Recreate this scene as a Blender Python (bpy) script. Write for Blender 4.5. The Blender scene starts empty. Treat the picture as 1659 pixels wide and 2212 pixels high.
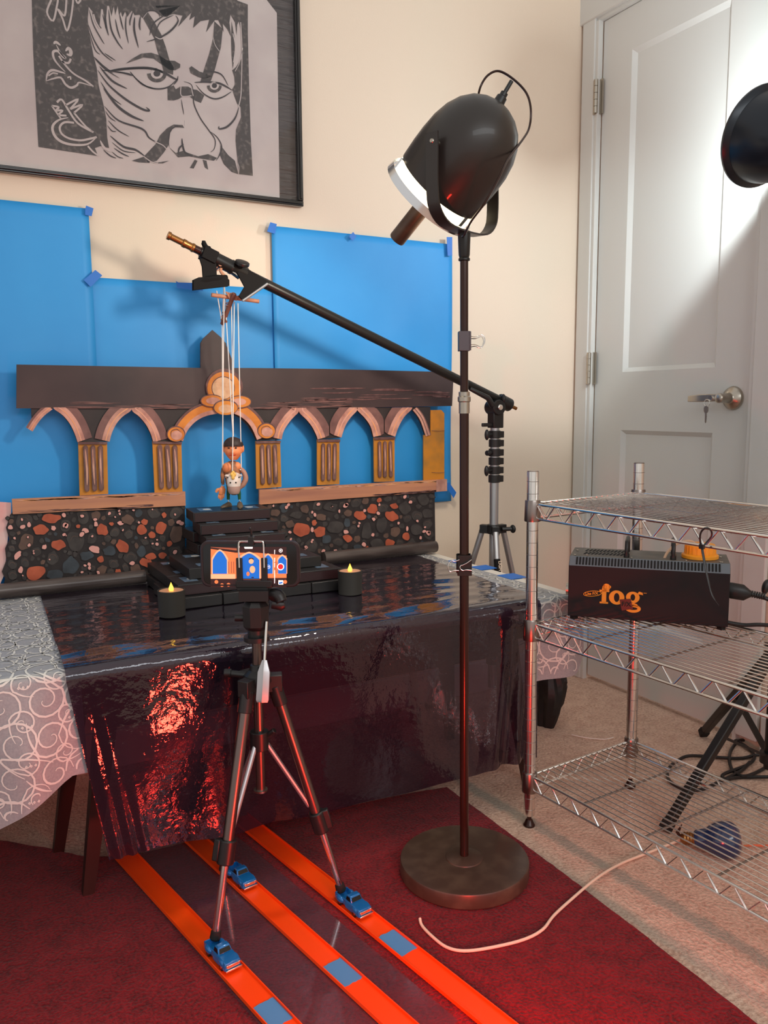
import bpy, math, random
from mathutils import Vector, Matrix
R_ = random.Random(7)
PI = math.pi
SC = bpy.context.scene
COL = SC.collection

# ---------------------------------------------------------------- camera
F_PX, CX, CY = 1780.0, 829.5, 1106.0
YAW, PITCH, ROLL = 0.49922534, -0.12919831, -0.00638477
CAM = Vector((-1.851, -2.086, 0.909))
FW = Vector((math.sin(YAW)*math.cos(PITCH), math.cos(YAW)*math.cos(PITCH), math.sin(PITCH)))
_r = Vector((math.cos(YAW), -math.sin(YAW), 0)); _u = _r.cross(FW)
RT = math.cos(ROLL)*_r + math.sin(ROLL)*_u
UP = -math.sin(ROLL)*_r + math.cos(ROLL)*_u
cd = bpy.data.cameras.new('camera'); cam = bpy.data.objects.new('camera', cd); COL.objects.link(cam)
cd.sensor_fit = 'VERTICAL'; cd.sensor_height = 32.0; cd.lens = 32.0*F_PX/2212.0
cd.clip_start = 0.02; cd.clip_end = 50
m = Matrix((RT, UP, -FW)).transposed().to_4x4(); m.translation = CAM
cam.matrix_world = m
SC.camera = cam

# ---------------------------------------------------------------- world, lights, exposure
SC.view_settings.view_transform = 'Standard'; SC.view_settings.look = 'None'
SC.view_settings.exposure = 0.18; SC.view_settings.gamma = 1.0; SC.view_settings.use_curve_mapping = False
w = bpy.data.worlds.new('world'); SC.world = w; w.use_nodes = True
w.node_tree.nodes['Background'].inputs[0].default_value = (1.0, 0.955, 0.91, 1)
w.node_tree.nodes['Background'].inputs[1].default_value = 0.60

def light(name, kind, loc, aim, power, color, **kw):
    d = bpy.data.lights.new(name, kind); d.energy = power; d.color = color
    for k, v in kw.items(): setattr(d, k, v)
    o = bpy.data.objects.new(name, d); COL.objects.link(o); o.location = loc
    if aim is not None:
        o.rotation_euler = (Vector(aim)-Vector(loc)).to_track_quat('-Z', 'Y').to_euler()
    return o
P_LAMP, P_CLIP, P_RED, P_FILL = 15, 42, 13, 24
light('high_area_fill', 'AREA', (-1.15, -3.7, 2.05), (-1.15, -.5, .5), P_FILL, (.93, .98, 1.0), shape='RECTANGLE', size=3.0, size_y=.6)  # added unseen area light, for the pale stripe along the film's front fold
RED_POS = Vector((-1.31, -1.44, 0.115))

# ---------------------------------------------------------------- pixel rays onto real planes
def ray(px, py): return FW + RT*((px-CX)/F_PX) - UP*((py-CY)/F_PX)
def hit(px, py, ax, val):
    d = ray(px, py); t = (val-CAM[ax])/d[ax]; return CAM + d*t
def onx(px, py, x=0.0): return hit(px, py, 0, x)
def ony(px, py, y=0.0): return hit(px, py, 1, y)
def onz(px, py, z=0.0): return hit(px, py, 2, z)
def onplane(px, py, o, n):
    d = ray(px, py); t = (o-CAM).dot(n)/d.dot(n); return CAM + d*t

# ---------------------------------------------------------------- materials
MAT = {}
def nt(name):
    m = bpy.data.materials.new(name); m.use_nodes = True; MAT[name] = m
    b = m.node_tree.nodes['Principled BSDF']; return m, m.node_tree, b
def sset(b, **kw):
    for k, v in kw.items():
        k = k.replace('_', ' ')
        if k in b.inputs: b.inputs[k].default_value = v
def c4(c): return (c[0], c[1], c[2], 1)
def lin(r, g, b):
    f = lambda v: (v/255/12.92 if v/255 <= .04045 else ((v/255+.055)/1.055)**2.4)
    return (f(r), f(g), f(b))
def mat(name, col, rough=.5, metal=0., spec=.5, noise=None, bump=None, coat=0., emit=None, ani=None):
    """noise=(scale,(color2),lo,hi[,detail]); bump=(scale,strength,dist)"""
    m, t, b = nt(name)
    sset(b, Base_Color=c4(col), Roughness=rough, Metallic=metal, Specular_IOR_Level=spec, Coat_Weight=coat)
    N = t.nodes; Lk = t.links
    tc = None
    if noise or bump:
        tc = N.new('ShaderNodeTexCoord')
        src = tc.outputs['Object']
        if ani:
            mp = N.new('ShaderNodeMapping'); mp.inputs['Scale'].default_value = ani; Lk.new(src, mp.inputs[0]); src = mp.outputs[0]
    if noise:
        n = N.new('ShaderNodeTexNoise'); n.inputs['Scale'].default_value = noise[0]; n.inputs['Detail'].default_value = noise[4] if len(noise) > 4 else 6
        Lk.new(src, n.inputs['Vector'])
        r = N.new('ShaderNodeValToRGB'); r.color_ramp.elements[0].position = noise[2]; r.color_ramp.elements[1].position = noise[3]
        r.color_ramp.elements[0].color = c4(col); r.color_ramp.elements[1].color = c4(noise[1])
        Lk.new(n.outputs['Fac'], r.inputs[0]); Lk.new(r.outputs[0], b.inputs['Base Color'])
    if bump:
        n2 = N.new('ShaderNodeTexNoise'); n2.inputs['Scale'].default_value = bump[0]; n2.inputs['Detail'].default_value = 4
        Lk.new(src, n2.inputs['Vector'])
        bp = N.new('ShaderNodeBump'); bp.inputs['Strength'].default_value = bump[1]; bp.inputs['Distance'].default_value = bump[2]
        Lk.new(n2.outputs['Fac'], bp.inputs['Height']); Lk.new(bp.outputs[0], b.inputs['Normal'])
    if emit:
        b.inputs['Emission Color'].default_value = c4(emit[0]); b.inputs['Emission Strength'].default_value = emit[1]
    return m

mat('wall_paint', lin(228, 212, 192), .75, bump=(260, .12, .002))
mat('white_paint', lin(205, 206, 202), .45, bump=(150, .04, .001))
mat('ceiling_paint', lin(235, 232, 225), .8)
mat('blue_paper', lin(34, 142, 216), .55, noise=(3, lin(46, 154, 226), .3, .7), bump=(5, .35, .012))
mat('blue_tape', lin(28, 112, 205), .5, bump=(300, .3, .0005))
mat('blue_tape_pale', lin(80, 150, 205), .65, bump=(500, .3, .0005))
mat('black_metal', lin(34, 33, 32), .35, .3)
mat('black_plastic', lin(26, 26, 27), .38, bump=(400, .05, .0003))
mat('candle_black', lin(44, 42, 38), .6)
mat('clip_grey', lin(84, 78, 84), .4)
mat('black_matte', lin(22, 21, 22), .7, spec=.15)
mat('tape_shell', lin(30, 29, 30), .42, bump=(500, .12, .0003))
mat('tape_spine', lin(46, 24, 26), .35)
mat('tape_window', lin(96, 116, 138), .15)
mat('tape_reel', lin(225, 222, 212), .4)
mat('chrome', lin(236, 234, 230), .18, 1.)
mat('chrome_dull', lin(150, 140, 135), .28, 1.)
mat('nickel', lin(180, 172, 160), .3, 1.)
mat('alu', lin(185, 187, 190), .38, .9)
mat('tripod_tube', lin(120, 108, 104), .3, .95)
mat('brown_enamel', lin(70, 54, 44), .33, noise=(30, lin(92, 76, 62), .45, .8), bump=(60, .05, .001))
mat('brown_pole', lin(52, 30, 24), .22, .35)
mat('shade_enamel', lin(44, 39, 36), .4, .1, coat=.15)
mat('shade_blueblack', lin(24, 32, 42), .28, .2)
mat('orange_track', lin(255, 78, 8), .38)
mat('truck_blue', lin(24, 116, 190), .22, .25, coat=.6)
mat('glass_dark', lin(12, 14, 18), .08)
mat('rubber', lin(18, 18, 18), .8)
mat('phone_case', lin(38, 26, 30), .35)
mat('candle_wax', lin(240, 225, 205), .5, emit=((1, .8, .6), .55))
mat('candle_rim', lin(190, 140, 110), .5)
mat('flame', lin(255, 190, 30), .4, emit=((1, .55, .05), 3.0))
mat('white_string', lin(240, 238, 232), .6)
mat('wood_dowel', lin(196, 140, 110), .6, noise=(40, lin(160, 105, 80), .4, .7))
mat('wood_twig', lin(120, 78, 66), .7)
mat('skin', lin(236, 150, 98), .5, noise=(60, lin(222, 120, 70), .4, .8))
mat('puppet_hair', lin(48, 34, 32), .6)
mat('horse_white', lin(226, 214, 205), .55, noise=(50, lin(200, 170, 155), .4, .8))
mat('horse_muzzle', lin(186, 150, 138), .6)
mat('mane_yellow', lin(236, 190, 95), .5)
mat('trouser_green', lin(28, 88, 52), .45)
mat('shoe_brown', lin(100, 84, 66), .6)
mat('vest_brown', lin(120, 84, 60), .6, noise=(80, lin(190, 120, 80), .4, .7))
mat('horse_brown', lin(176, 128, 110), .55)
mat('eye_dark', lin(30, 22, 20), .3)
mat('lip_red', lin(190, 60, 40), .5)
mat('fog_body', lin(20, 20, 23), .5, spec=.3, bump=(700, .15, .0003))
mat('fog_edge', lin(104, 114, 122), .4)
mat('fog_top', lin(88, 84, 78), .5, noise=(25, lin(112, 104, 92), .45, .7))
mat('fog_slot', lin(6, 6, 7), .8)
mat('fog_orange', lin(250, 150, 40), .5, emit=None)
mat('cap_orange', lin(250, 150, 18), .4, noise=(6, lin(255, 176, 50), .4, .7))
mat('clear_tube', lin(215, 180, 150), .25)
mat('fog_sticker', lin(110, 30, 22), .5)
mat('cord_white', lin(238, 214, 190), .5)
mat('cord_orange', lin(225, 110, 70), .5)
mat('bulb_blue', lin(20, 45, 90), .18, coat=.7)
mat('brass', lin(150, 105, 60), .35, .9)
mat('table_white', lin(232, 226, 214), .5)
mat('dark_wood', lin(48, 24, 20), .45, noise=(12, lin(30, 14, 12), .4, .7), ani=(1, 1, .2))
mat('cloth_grey', lin(150, 152, 156), .5, noise=(300, lin(160, 161, 164), .4, .6))
mat('cloth_scroll', lin(222, 220, 214), .55)
mat('roll_core', lin(92, 82, 78), .3, .2, noise=(4, lin(60, 50, 48), .45, .65), ani=(1, 8, 8))
mat('frame_black', lin(22, 20, 20), .22, coat=.4)
mat('print_paper', lin(196, 186, 182), .8, noise=(9, lin(184, 172, 170), .4, .7))
mat('print_ink', lin(66, 60, 58), .8, noise=(95, lin(112, 103, 98), .52, .72, 10))
mat('print_line', lin(50, 44, 46), .8)
mat('frame_backing', lin(70, 62, 60), .28, noise=(2, lin(58, 52, 50), .4, .7), bump=(6, .9, .02), ani=(1, 1, 9))
mat('bag_black', lin(26, 25, 27), .5, bump=(20, .5, .01))
mat('red_lamp_face', lin(255, 30, 10), .4, emit=((1, .005, .002), 34.))
mat('bulb_glow', (1, 1, 1), .4, emit=((1., .84, .58), 14.))
mat('gap_glow', (1, .95, .85), .6, emit=((1., .84, .52), 3.))  # emission stands for lamplight showing between bell and front ring
mat('cool_glow', (1, 1, 1), .4, emit=((.9, .97, 1.), 14.))
mat('reflector', lin(225, 228, 232), .18, .95)
# painted cardboard
mat('paint_dark', lin(50, 36, 38), .55, noise=(7, lin(66, 50, 50), .35, .7), bump=(60, .1, .001))
mat('paint_black', lin(36, 30, 30), .55, noise=(14, lin(50, 42, 42), .4, .7))
mat('paint_pink', lin(206, 156, 138), .6, noise=(30, lin(150, 98, 88), .42, .75))
mat('paint_mauve', lin(128, 92, 86), .6, noise=(28, lin(96, 66, 64), .35, .7))
mat('paint_peach', lin(228, 160, 110), .6, noise=(35, lin(208, 160, 146), .4, .65))
mat('paint_ochre', lin(196, 126, 34), .6, noise=(16, lin(142, 104, 50), .45, .75), bump=(120, .2, .001))
mat('paint_orange', lin(214, 136, 46), .6, noise=(24, lin(186, 108, 34), .4, .7))
mat('paint_cream', lin(216, 178, 140), .6, noise=(50, lin(196, 148, 110), .4, .7))
mat('paint_purple', lin(88, 56, 56), .6, noise=(60, lin(120, 88, 84), .4, .7))
mat('paint_ledge', lin(196, 134, 100), .6, noise=(9, lin(166, 110, 90), .4, .7), ani=(.35, 1, 5))
mat('mortar', lin(34, 27, 28), .7, noise=(40, lin(46, 38, 38), .4, .7))
mat('stone_grey', lin(66, 60, 58), .65, noise=(35, lin(44, 38, 38), .35, .75))
mat('stone_taupe', lin(104, 78, 66), .65, noise=(35, lin(78, 58, 52), .35, .75))
mat('stone_blue', lin(62, 70, 78), .65, noise=(35, lin(44, 48, 54), .35, .75))
mat('stone_orange', lin(188, 92, 62), .65, noise=(40, lin(156, 70, 46), .35, .75))
mat('stone_pink', lin(224, 160, 150), .6)
mat('foam_pink', lin(226, 190, 184), .7, noise=(12, lin(235, 130, 130), .5, .8))

def carpet(name, c1, c2, sc, stripe=None):
    m, t, b = nt(name); N = t.nodes; L = t.links
    sset(b, Roughness=.95, Specular_IOR_Level=.15)
    if 'Sheen Weight' in b.inputs: b.inputs['Sheen Weight'].default_value = .1
    tc = N.new('ShaderNodeTexCoord')
    n = N.new('ShaderNodeTexNoise'); n.inputs['Scale'].default_value = sc; n.inputs['Detail'].default_value = 5; L.new(tc.outputs['Object'], n.inputs['Vector'])
    n3 = N.new('ShaderNodeTexNoise'); n3.inputs['Scale'].default_value = sc*.18; L.new(tc.outputs['Object'], n3.inputs['Vector'])
    ad = N.new('ShaderNodeMath'); ad.operation = 'MULTIPLY_ADD'; L.new(n3.outputs['Fac'], ad.inputs[0]); ad.inputs[1].default_value = .45; L.new(n.outputs['Fac'], ad.inputs[2])
    r = N.new('ShaderNodeValToRGB'); r.color_ramp.elements[0].position = .5; r.color_ramp.elements[1].position = .85
    r.color_ramp.elements[0].color = c4(c1); r.color_ramp.elements[1].color = c4(c2)
    L.new(ad.outputs[0], r.inputs[0]); out = r.outputs[0]
    if stripe:
        # woven grey-green bands in the carpet: distance from a line in the floor's own plane
        sx = N.new('ShaderNodeSeparateXYZ'); L.new(tc.outputs['Object'], sx.inputs[0])
        for (x0, y0, dx, dy, wd, st, sc_col) in stripe:
            l = math.hypot(dx, dy); nx, ny = -dy/l, dx/l
            a = N.new('ShaderNodeMath'); a.operation = 'MULTIPLY_ADD'; L.new(sx.outputs[0], a.inputs[0]); a.inputs[1].default_value = nx; a.inputs[2].default_value = -(nx*x0+ny*y0)
            c = N.new('ShaderNodeMath'); c.operation = 'MULTIPLY_ADD'; L.new(sx.outputs[1], c.inputs[0]); c.inputs[1].default_value = ny; L.new(a.outputs[0], c.inputs[2])
            nn = N.new('ShaderNodeMath'); nn.operation = 'MULTIPLY_ADD'; L.new(n3.outputs['Fac'], nn.inputs[0]); nn.inputs[1].default_value = .03; L.new(c.outputs[0], nn.inputs[2])
            e = N.new('ShaderNodeMath'); e.operation = 'ABSOLUTE'; L.new(nn.outputs[0], e.inputs[0])
            mr = N.new('ShaderNodeMapRange'); mr.inputs['From Min'].default_value = wd; mr.inputs['From Max'].default_value = wd*.4; mr.inputs['To Min'].default_value = 0; mr.inputs['To Max'].default_value = st
            L.new(e.outputs[0], mr.inputs['Value'])
            mx = N.new('ShaderNodeMixRGB'); L.new(mr.outputs[0], mx.inputs[0]); L.new(out, mx.inputs[1]); mx.inputs[2].default_value = c4(sc_col); out = mx.outputs[0]
    L.new(out, b.inputs['Base Color'])
    bp = N.new('ShaderNodeBump'); bp.inputs['Strength'].default_value = .9; bp.inputs['Distance'].default_value = .006
    L.new(ad.outputs[0], bp.inputs['Height']); L.new(bp.outputs[0], b.inputs['Normal'])
    return m
s1, s2 = onz(1290, 1850), onz(1650, 2060)
s3, s4 = onz(1180, 1790), onz(1030, 1700)
carpet('carpet_beige', lin(190, 150, 130), lin(228, 196, 174), 150,
       [(s1.x, s1.y, s2.x-s1.x, s2.y-s1.y, .024, .7, lin(152, 152, 140)), (s1.x-.12, s1.y+.33, s2.x-s1.x, s2.y-s1.y, .020, .45, lin(156, 154, 142))])
carpet('rug_red', lin(84, 12, 20), lin(134, 24, 34), 190)

def film(name, tint, rough, bump_sc, bump_st, bump_d, ani, ior=1.55, mirror=0.0, fine=None, pw_=5.0):
    m, t, b = nt(name); N = t.nodes; L = t.links; N.remove(b)
    out = N['Material Output']
    tr = N.new('ShaderNodeBsdfTransparent'); tr.inputs[0].default_value = c4(tint)
    gl = N.new('ShaderNodeBsdfGlossy'); gl.inputs['Roughness'].default_value = rough; gl.inputs[0].default_value = (.95, .95, 1, 1)
    df = N.new('ShaderNodeBsdfDiffuse'); df.inputs[0].default_value = (.012, .008, .014, 1) if tint[0] < .5 else (.02, .018, .022, 1) if tint[0] < .99 else (0, 0, 0, 1)
    f0 = ((ior-1)/(ior+1))**2
    fr = N.new('ShaderNodeLayerWeight')
    tc = N.new('ShaderNodeTexCoord'); mp = N.new('ShaderNodeMapping'); mp.inputs['Scale'].default_value = ani; L.new(tc.outputs['Object'], mp.inputs[0])
    n = N.new('ShaderNodeTexNoise'); n.inputs['Scale'].default_value = bump_sc; n.inputs['Detail'].default_value = 3; n.inputs['Distortion'].default_value = .6
    L.new(mp.outputs[0], n.inputs['Vector'])
    bp = N.new('ShaderNodeBump'); bp.inputs['Strength'].default_value = bump_st; bp.inputs['Distance'].default_value = bump_d
    L.new(n.outputs['Fac'], bp.inputs['Height'])
    if fine:
        n2 = N.new('ShaderNodeTexNoise'); n2.inputs['Scale'].default_value = fine[0]; n2.inputs['Detail'].default_value = 3; L.new(tc.outputs['Object'], n2.inputs['Vector'])
        b2 = N.new('ShaderNodeBump'); b2.inputs['Strength'].default_value = fine[1]; b2.inputs['Distance'].default_value = .004
        L.new(n2.outputs['Fac'], b2.inputs['Height']); L.new(b2.outputs[0], bp.inputs['Normal'])
    L.new(bp.outputs[0], gl.inputs['Normal']); L.new(bp.outputs[0], fr.inputs['Normal'])
    pw = N.new('ShaderNodeMath'); pw.operation = 'POWER'; L.new(fr.outputs['Facing'], pw.inputs[0]); pw.inputs[1].default_value = pw_
    a = N.new('ShaderNodeMath'); a.operation = 'MULTIPLY_ADD'; a.use_clamp = True; L.new(pw.outputs[0], a.inputs[0]); a.inputs[1].default_value = 1-f0; a.inputs[2].default_value = f0+mirror
    m1 = N.new('ShaderNodeAddShader'); L.new(tr.outputs[0], m1.inputs[0]); L.new(df.outputs[0], m1.inputs[1])
    m2 = N.new('ShaderNodeMixShader'); L.new(a.outputs[0], m2.inputs[0]); L.new(m1.outputs[0], m2.inputs[1]); L.new(gl.outputs[0], m2.inputs[2])
    L.new(m2.outputs[0], out.inputs[0]); return m
film('film_top', (.05, .04, .065), .06, 6, .26, .006, (1, 3.2, 1), 1.5, .02, pw_=3.1, fine=(80, .12))
film('film_drop', (.10, .075, .11), .05, 5, .12, .012, (2.4, 1, .8), 1.5, .03, fine=(70, .22))
film('acrylic', (.86, .84, .88), .05, 2, .03, .002, (1, 1, 1), 1.5, .0)
film('print_glazing', (1, 1, 1), .05, 2, .02, .001, (1, 1, 1), 1.4, 0.)
film('lamp_filter', (.75, .8, .85), .08, 2, .02, .001, (1, 1, 1), 1.5, .3)

# ---------------------------------------------------------------- mesh builder
class G:
    def __init__(s): s.v = []; s.f = []; s.m = []
    def addv(s, pts):
        k = len(s.v); s.v += [Vector(p) for p in pts]; return k
    def face(s, idx, mi=0): s.f.append(tuple(idx)); s.m.append(mi)
    def box(s, c, sz, mi=0, M=None):
        c = Vector(c); h = Vector(sz)/2; k = len(s.v)
        for dx, dy, dz in ((-1,-1,-1),(1,-1,-1),(1,1,-1),(-1,1,-1),(-1,-1,1),(1,-1,1),(1,1,1),(-1,1,1)):
            p = Vector((dx*h.x, dy*h.y, dz*h.z))
            if M is not None: p = M @ p
            s.v.append(c+p)
        for q in ((0,3,2,1),(4,5,6,7),(0,1,5,4),(1,2,6,5),(2,3,7,6),(3,0,4,7)): s.face([k+i for i in q], mi)
    def rings(s, rings, mi=0, cap0=True, cap1=True, closed=False):
        n = len(rings[0]); k = s.addv([p for r in rings for p in r]); m = len(rings)
        for i in range(m if closed else m-1):
            a, b = k+i*n, k+((i+1) % m)*n
            for j in range(n):
                j2 = (j+1) % n; s.face((a+j, a+j2, b+j2, b+j), mi)
        if not closed:
            if cap0: s.face([k+j for j in range(n)][::-1], mi)
            if cap1: s.face([k+(m-1)*n+j for j in range(n)], mi)
    def tube(s, pts, r, seg=10, mi=0, cap=True, closed=False, smooth=0, flat=1.0):
        pts = [Vector(p) for p in pts]
        if smooth: pts = spline(pts, smooth, closed)
        n = len(pts); rr = r if isinstance(r, (list, tuple)) else [r]*n
        if len(rr) != n: rr = [rr[min(len(rr)-1, int(i*(len(rr)-1)/(n-1)+.5))] for i in range(n)]
        prev = None; out = []
        for i, p in enumerate(pts):
            if closed: t = pts[(i+1) % n]-pts[i-1]
            else: t = pts[min(i+1, n-1)]-pts[max(i-1, 0)]
            t.normalize()
            if prev is None:
                a = Vector((0, 0, 1)) if abs(t.z) < .9 else Vector((0, 1, 0))
                u = t.cross(a).normalized()
            else:
                u = prev - t*prev.dot(t); u.normalize()
            prev = u; v = t.cross(u)
            out.append([p+(u*math.cos(q)+v*math.sin(q)*flat)*rr[i] for q in [2*PI*j/seg for j in range(seg)]])
        s.rings(out, mi, cap, cap, closed)
    def cyl(s, a, b, r, seg=20, mi=0, r2=None, cap=True):
        s.tube([a, b], [r, r if r2 is None else r2], seg, mi, cap)
    def lathe(s, o, ax, prof, seg=32, mi=0, cap=True, mis=None):
        o = Vector(o); ax = Vector(ax).normalized()
        a = Vector((0, 0, 1)) if abs(ax.z) < .9 else Vector((1, 0, 0))
        u = ax.cross(a).normalized(); v = ax.cross(u)
        rg = [[o+ax*t+(u*math.cos(q)+v*math.sin(q))*max(r, 1e-5) for q in [2*PI*j/seg for j in range(seg)]] for t, r in prof]
        if mis is None: s.rings(rg, mi, cap, cap)
        else:
            for i in range(len(rg)-1): s.rings(rg[i:i+2], mis[i], False, False)
    def ball(s, c, r, mi=0, seg=20, ring=12, M=None):
        c = Vector(c); rv = Vector(r) if not isinstance(r, (int, float)) else Vector((r, r, r)); rg = []
        for i in range(ring+1):
            t = PI*i/ring; z = -math.cos(t); q = max(math.sin(t), 1e-4); row = []
            for j in range(seg):
                p = Vector((rv.x*q*math.cos(2*PI*j/seg), rv.y*q*math.sin(2*PI*j/seg), rv.z*z))
                row.append(c+(M @ p if M is not None else p))
            rg.append(row)
        s.rings(rg, mi)
    def prism(s, pts, d, mi=0, side=None):
        """flat outline pts (3D, coplanar) extruded by vector d"""
        pts = [Vector(p) for p in pts]; d = Vector(d); n = len(pts); k = s.addv(pts+[p+d for p in pts])
        s.face([k+i for i in range(n)], mi); s.face([k+n+i for i in range(n)][::-1], mi)
        for i in range(n):
            j = (i+1) % n; s.face((k+i, k+j, k+n+j, k+n+i), mi if side is None else side)
    def grid(s, fn, nu, nv, mi=0):
        k = s.addv([fn(i/nu, j/nv) for j in range(nv+1) for i in range(nu+1)])
        for j in range(nv):
            for i in range(nu):
                a = k+j*(nu+1)+i; s.face((a, a+1, a+nu+2, a+nu+1), mi)
    def ribbon(s, pts, wd, nrm, mi=0, taper=True, sm=5, w0=.15):
        """brush stroke lying in the plane with normal nrm"""
        pts = [Vector(p) for p in pts]
        if sm and len(pts) > 2: pts = spline(pts, sm)
        n = len(pts); nrm = Vector(nrm); L = []; Rr = []
        for i, p in enumerate(pts):
            t = (pts[min(i+1, n-1)]-pts[max(i-1, 0)]).normalized(); sd = nrm.cross(t).normalized(); f = i/(n-1)
            w_ = wd*(w0+(1-w0)*math.sin(PI*f)**.7) if taper is True else (wd*(1-f*.85) if taper == 'end' else wd)
            L.append(p+sd*w_/2); Rr.append(p-sd*w_/2)
        k = s.addv(L+Rr)
        for i in range(n-1): s.face((k+i, k+i+1, k+n+i+1, k+n+i), mi)

def spline(pts, n=6, closed=False):
    P = [Vector(p) for p in pts]; out = []; m = len(P)
    rng = range(m if closed else m-1)
    for i in rng:
        if closed: p0, p1, p2, p3 = P[i-1], P[i], P[(i+1) % m], P[(i+2) % m]
        else: p0, p1, p2, p3 = P[max(i-1, 0)], P[i], P[i+1], P[min(i+2, m-1)]
        for k in range(n):
            t = k/n
            out.append(.5*((2*p1)+(p2-p0)*t+(2*p0-5*p1+4*p2-p3)*t*t+(3*p1-p0-3*p2+p3)*t**3))
    if not closed: out.append(P[-1])
    return out

def build(name, g, mats, parent=None, loc=None, bev=0, ang=35, world=False, mod=None):
    """link a G as ONE mesh object. world=True: g is in world space and gets re-based on loc / the root"""
    base = Vector((0, 0, 0))
    if parent is not None:
        if world:
            q = parent; base = Vector(q.location)
            while q.parent: q = q.parent; base = base+Vector(q.location)
    elif loc is not None: base = Vector(loc)
    me = bpy.data.meshes.new(name)
    me.from_pydata([tuple(v-base) for v in g.v] if (world or parent is None) else [tuple(v) for v in g.v], [], g.f)
    if not isinstance(mats, (list, tuple)): mats = [mats]
    for q in mats: me.materials.append(MAT[q])
    me.polygons.foreach_set('material_index', g.m)
    me.polygons.foreach_set('use_smooth', [True]*len(g.f))
    me.update(); me.validate()
    try: me.set_sharp_from_angle(angle=math.radians(ang))
    except Exception: pass
    o = bpy.data.objects.new(name, me); COL.objects.link(o)
    if parent is not None: o.parent = parent
    else: o.location = base
    if bev:
        b = o.modifiers.new('bevel', 'BEVEL'); b.width = bev; b.segments = 2; b.limit_method = 'ANGLE'; b.angle_limit = math.radians(40)
    return o
def tag(o, label, cat, group=None, kind=None):
    o['label'] = label; o['category'] = cat
    if group: o['group'] = group
    if kind: o['kind'] = kind
    return o
def thing(name, label, cat, loc, rot=(0, 0, 0), group=None):
    o = bpy.data.objects.new(name, None); COL.objects.link(o); o.location = loc; o.rotation_euler = rot
    o.empty_display_size = .02
    return tag(o, label, cat, group)
def struct(name, g, mats, **kw):
    o = build(name, g, mats, **kw); 
    if o.parent is None: o['kind'] = 'structure'
    return o
def dup(root, loc, rot, label=None, group=None):
    r = root.copy(); COL.objects.link(r); r.location = loc; r.rotation_euler = rot
    if label: r['label'] = label
    if group: r['group'] = group
    kids = [c for c in bpy.data.objects if c.parent is root]
    for ch in kids:
        c = ch.copy(); COL.objects.link(c); c.parent = r
        for g2 in [x for x in bpy.data.objects if x.parent is ch]:
            d = g2.copy(); COL.objects.link(d); d.parent = c
    return r
def rotm(rx, ry, rz): return Matrix.Rotation(rz, 3, 'Z') @ Matrix.Rotation(ry, 3, 'Y') @ Matrix.Rotation(rx, 3, 'X')
def text_geo(txt, size, o, ud, vd, mi=0, off=0., thick=.0006, g=None, extr=True):
    """lettering as a flat raised mesh on the plane o + ud*x + vd*y"""
    cu = bpy.data.curves.new('lettering', 'FONT'); cu.body = txt; cu.size = size; cu.offset = off; cu.extrude = thick/2
    cu.resolution_u = 3
    ob = bpy.data.objects.new('lettering', cu); COL.objects.link(ob)
    dg = bpy.context.evaluated_depsgraph_get(); me = bpy.data.meshes.new_from_object(ob.evaluated_get(dg))
    g = g or G(); k = len(g.v); n = ud.cross(vd)
    for v in me.vertices: g.v.append(o+ud*v.co.x+vd*v.co.y+n*v.co.z)
    for p in me.polygons: g.face([k+i for i in p.vertices], mi)
    bpy.data.objects.remove(ob); bpy.data.meshes.remove(me); bpy.data.curves.remove(cu)
    return g
V = Vector
X, Y, Z = V((1, 0, 0)), V((0, 1, 0)), V((0, 0, 1))

# ================================================================ ROOM
H = 2.44
g = G(); g.box((-1.75, -2.0, -.05), (3.9, 4.4, .1)); struct('floor', g, 'carpet_beige', loc=(0, 0, 0), world=True)
g = G(); g.box((-1.75, .05, H/2), (3.9, .1, H)); struct('wall_back', g, 'wall_paint')
DT, DB, DY0, DY1 = 2.055, .015, -.0755, -.66      # door top, bottom, hinge side, latch side
g = G()
g.box((.06, (.0+DY0+.004)/2, H/2), (.1, -DY0-.004, H)); g.box((.06, (DY1-4.1)/2-.004, H/2), (.1, 4.1+DY1, H))
g.box((.06, (DY0+DY1)/2, (DT+.01+H)/2), (.1, DY0-DY1+.01, H-DT-.01))
struct('wall_right', g, 'wall_paint')
# door leaf: slab with two recessed panels, framed by stiles and rails
def y_of(px, py): return onx(px, py).y
st = .118; yh, yl = DY0-.003, DY1+.003
ph0, ph1 = yh-st, yl+st                               # panel opening in y
g = G()
FX = .012                                             # door face just behind the wall plane
def dbox(y0, y1, z0, z1, x0=FX, x1=FX+.035): g.box(((x0+x1)/2, (y0+y1)/2, (z0+z1)/2), (x1-x0, abs(y1-y0), z1-z0))
dbox(yh, ph0, DB, DT-.004); dbox(ph1, yl, DB, DT-.004)
dbox(ph0, ph1, DT-.124, DT-.004); dbox(ph0, ph1, .828, 1.004); dbox(ph0, ph1, DB, .235)
door = struct('door_1', g, 'white_paint', loc=(FX, yh, DB), world=True)
for (z0, z1) in ((1.004, DT-.124), (.235, .828)):
    g = G(); s_ = .013
    k = g.addv([(FX, ph0, z0), (FX, ph1, z0), (FX, ph1, z1), (FX, ph0, z1),
                (FX+.011, ph0-s_, z0+s_), (FX+.011, ph1+s_, z0+s_), (FX+.011, ph1+s_, z1-s_), (FX+.011, ph0-s_, z1-s_)])
    for i in range(4): j = (i+1) % 4; g.face((k+i, k+j, k+4+j, k+4+i))
    g.face((k+4, k+5, k+6, k+7))
    g.box((FX+.026, (ph0+ph1)/2, (z0+z1)/2), (.004, ph0-ph1, z1-z0))
    build('door_panel', g, 'white_paint', door, world=True)
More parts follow.
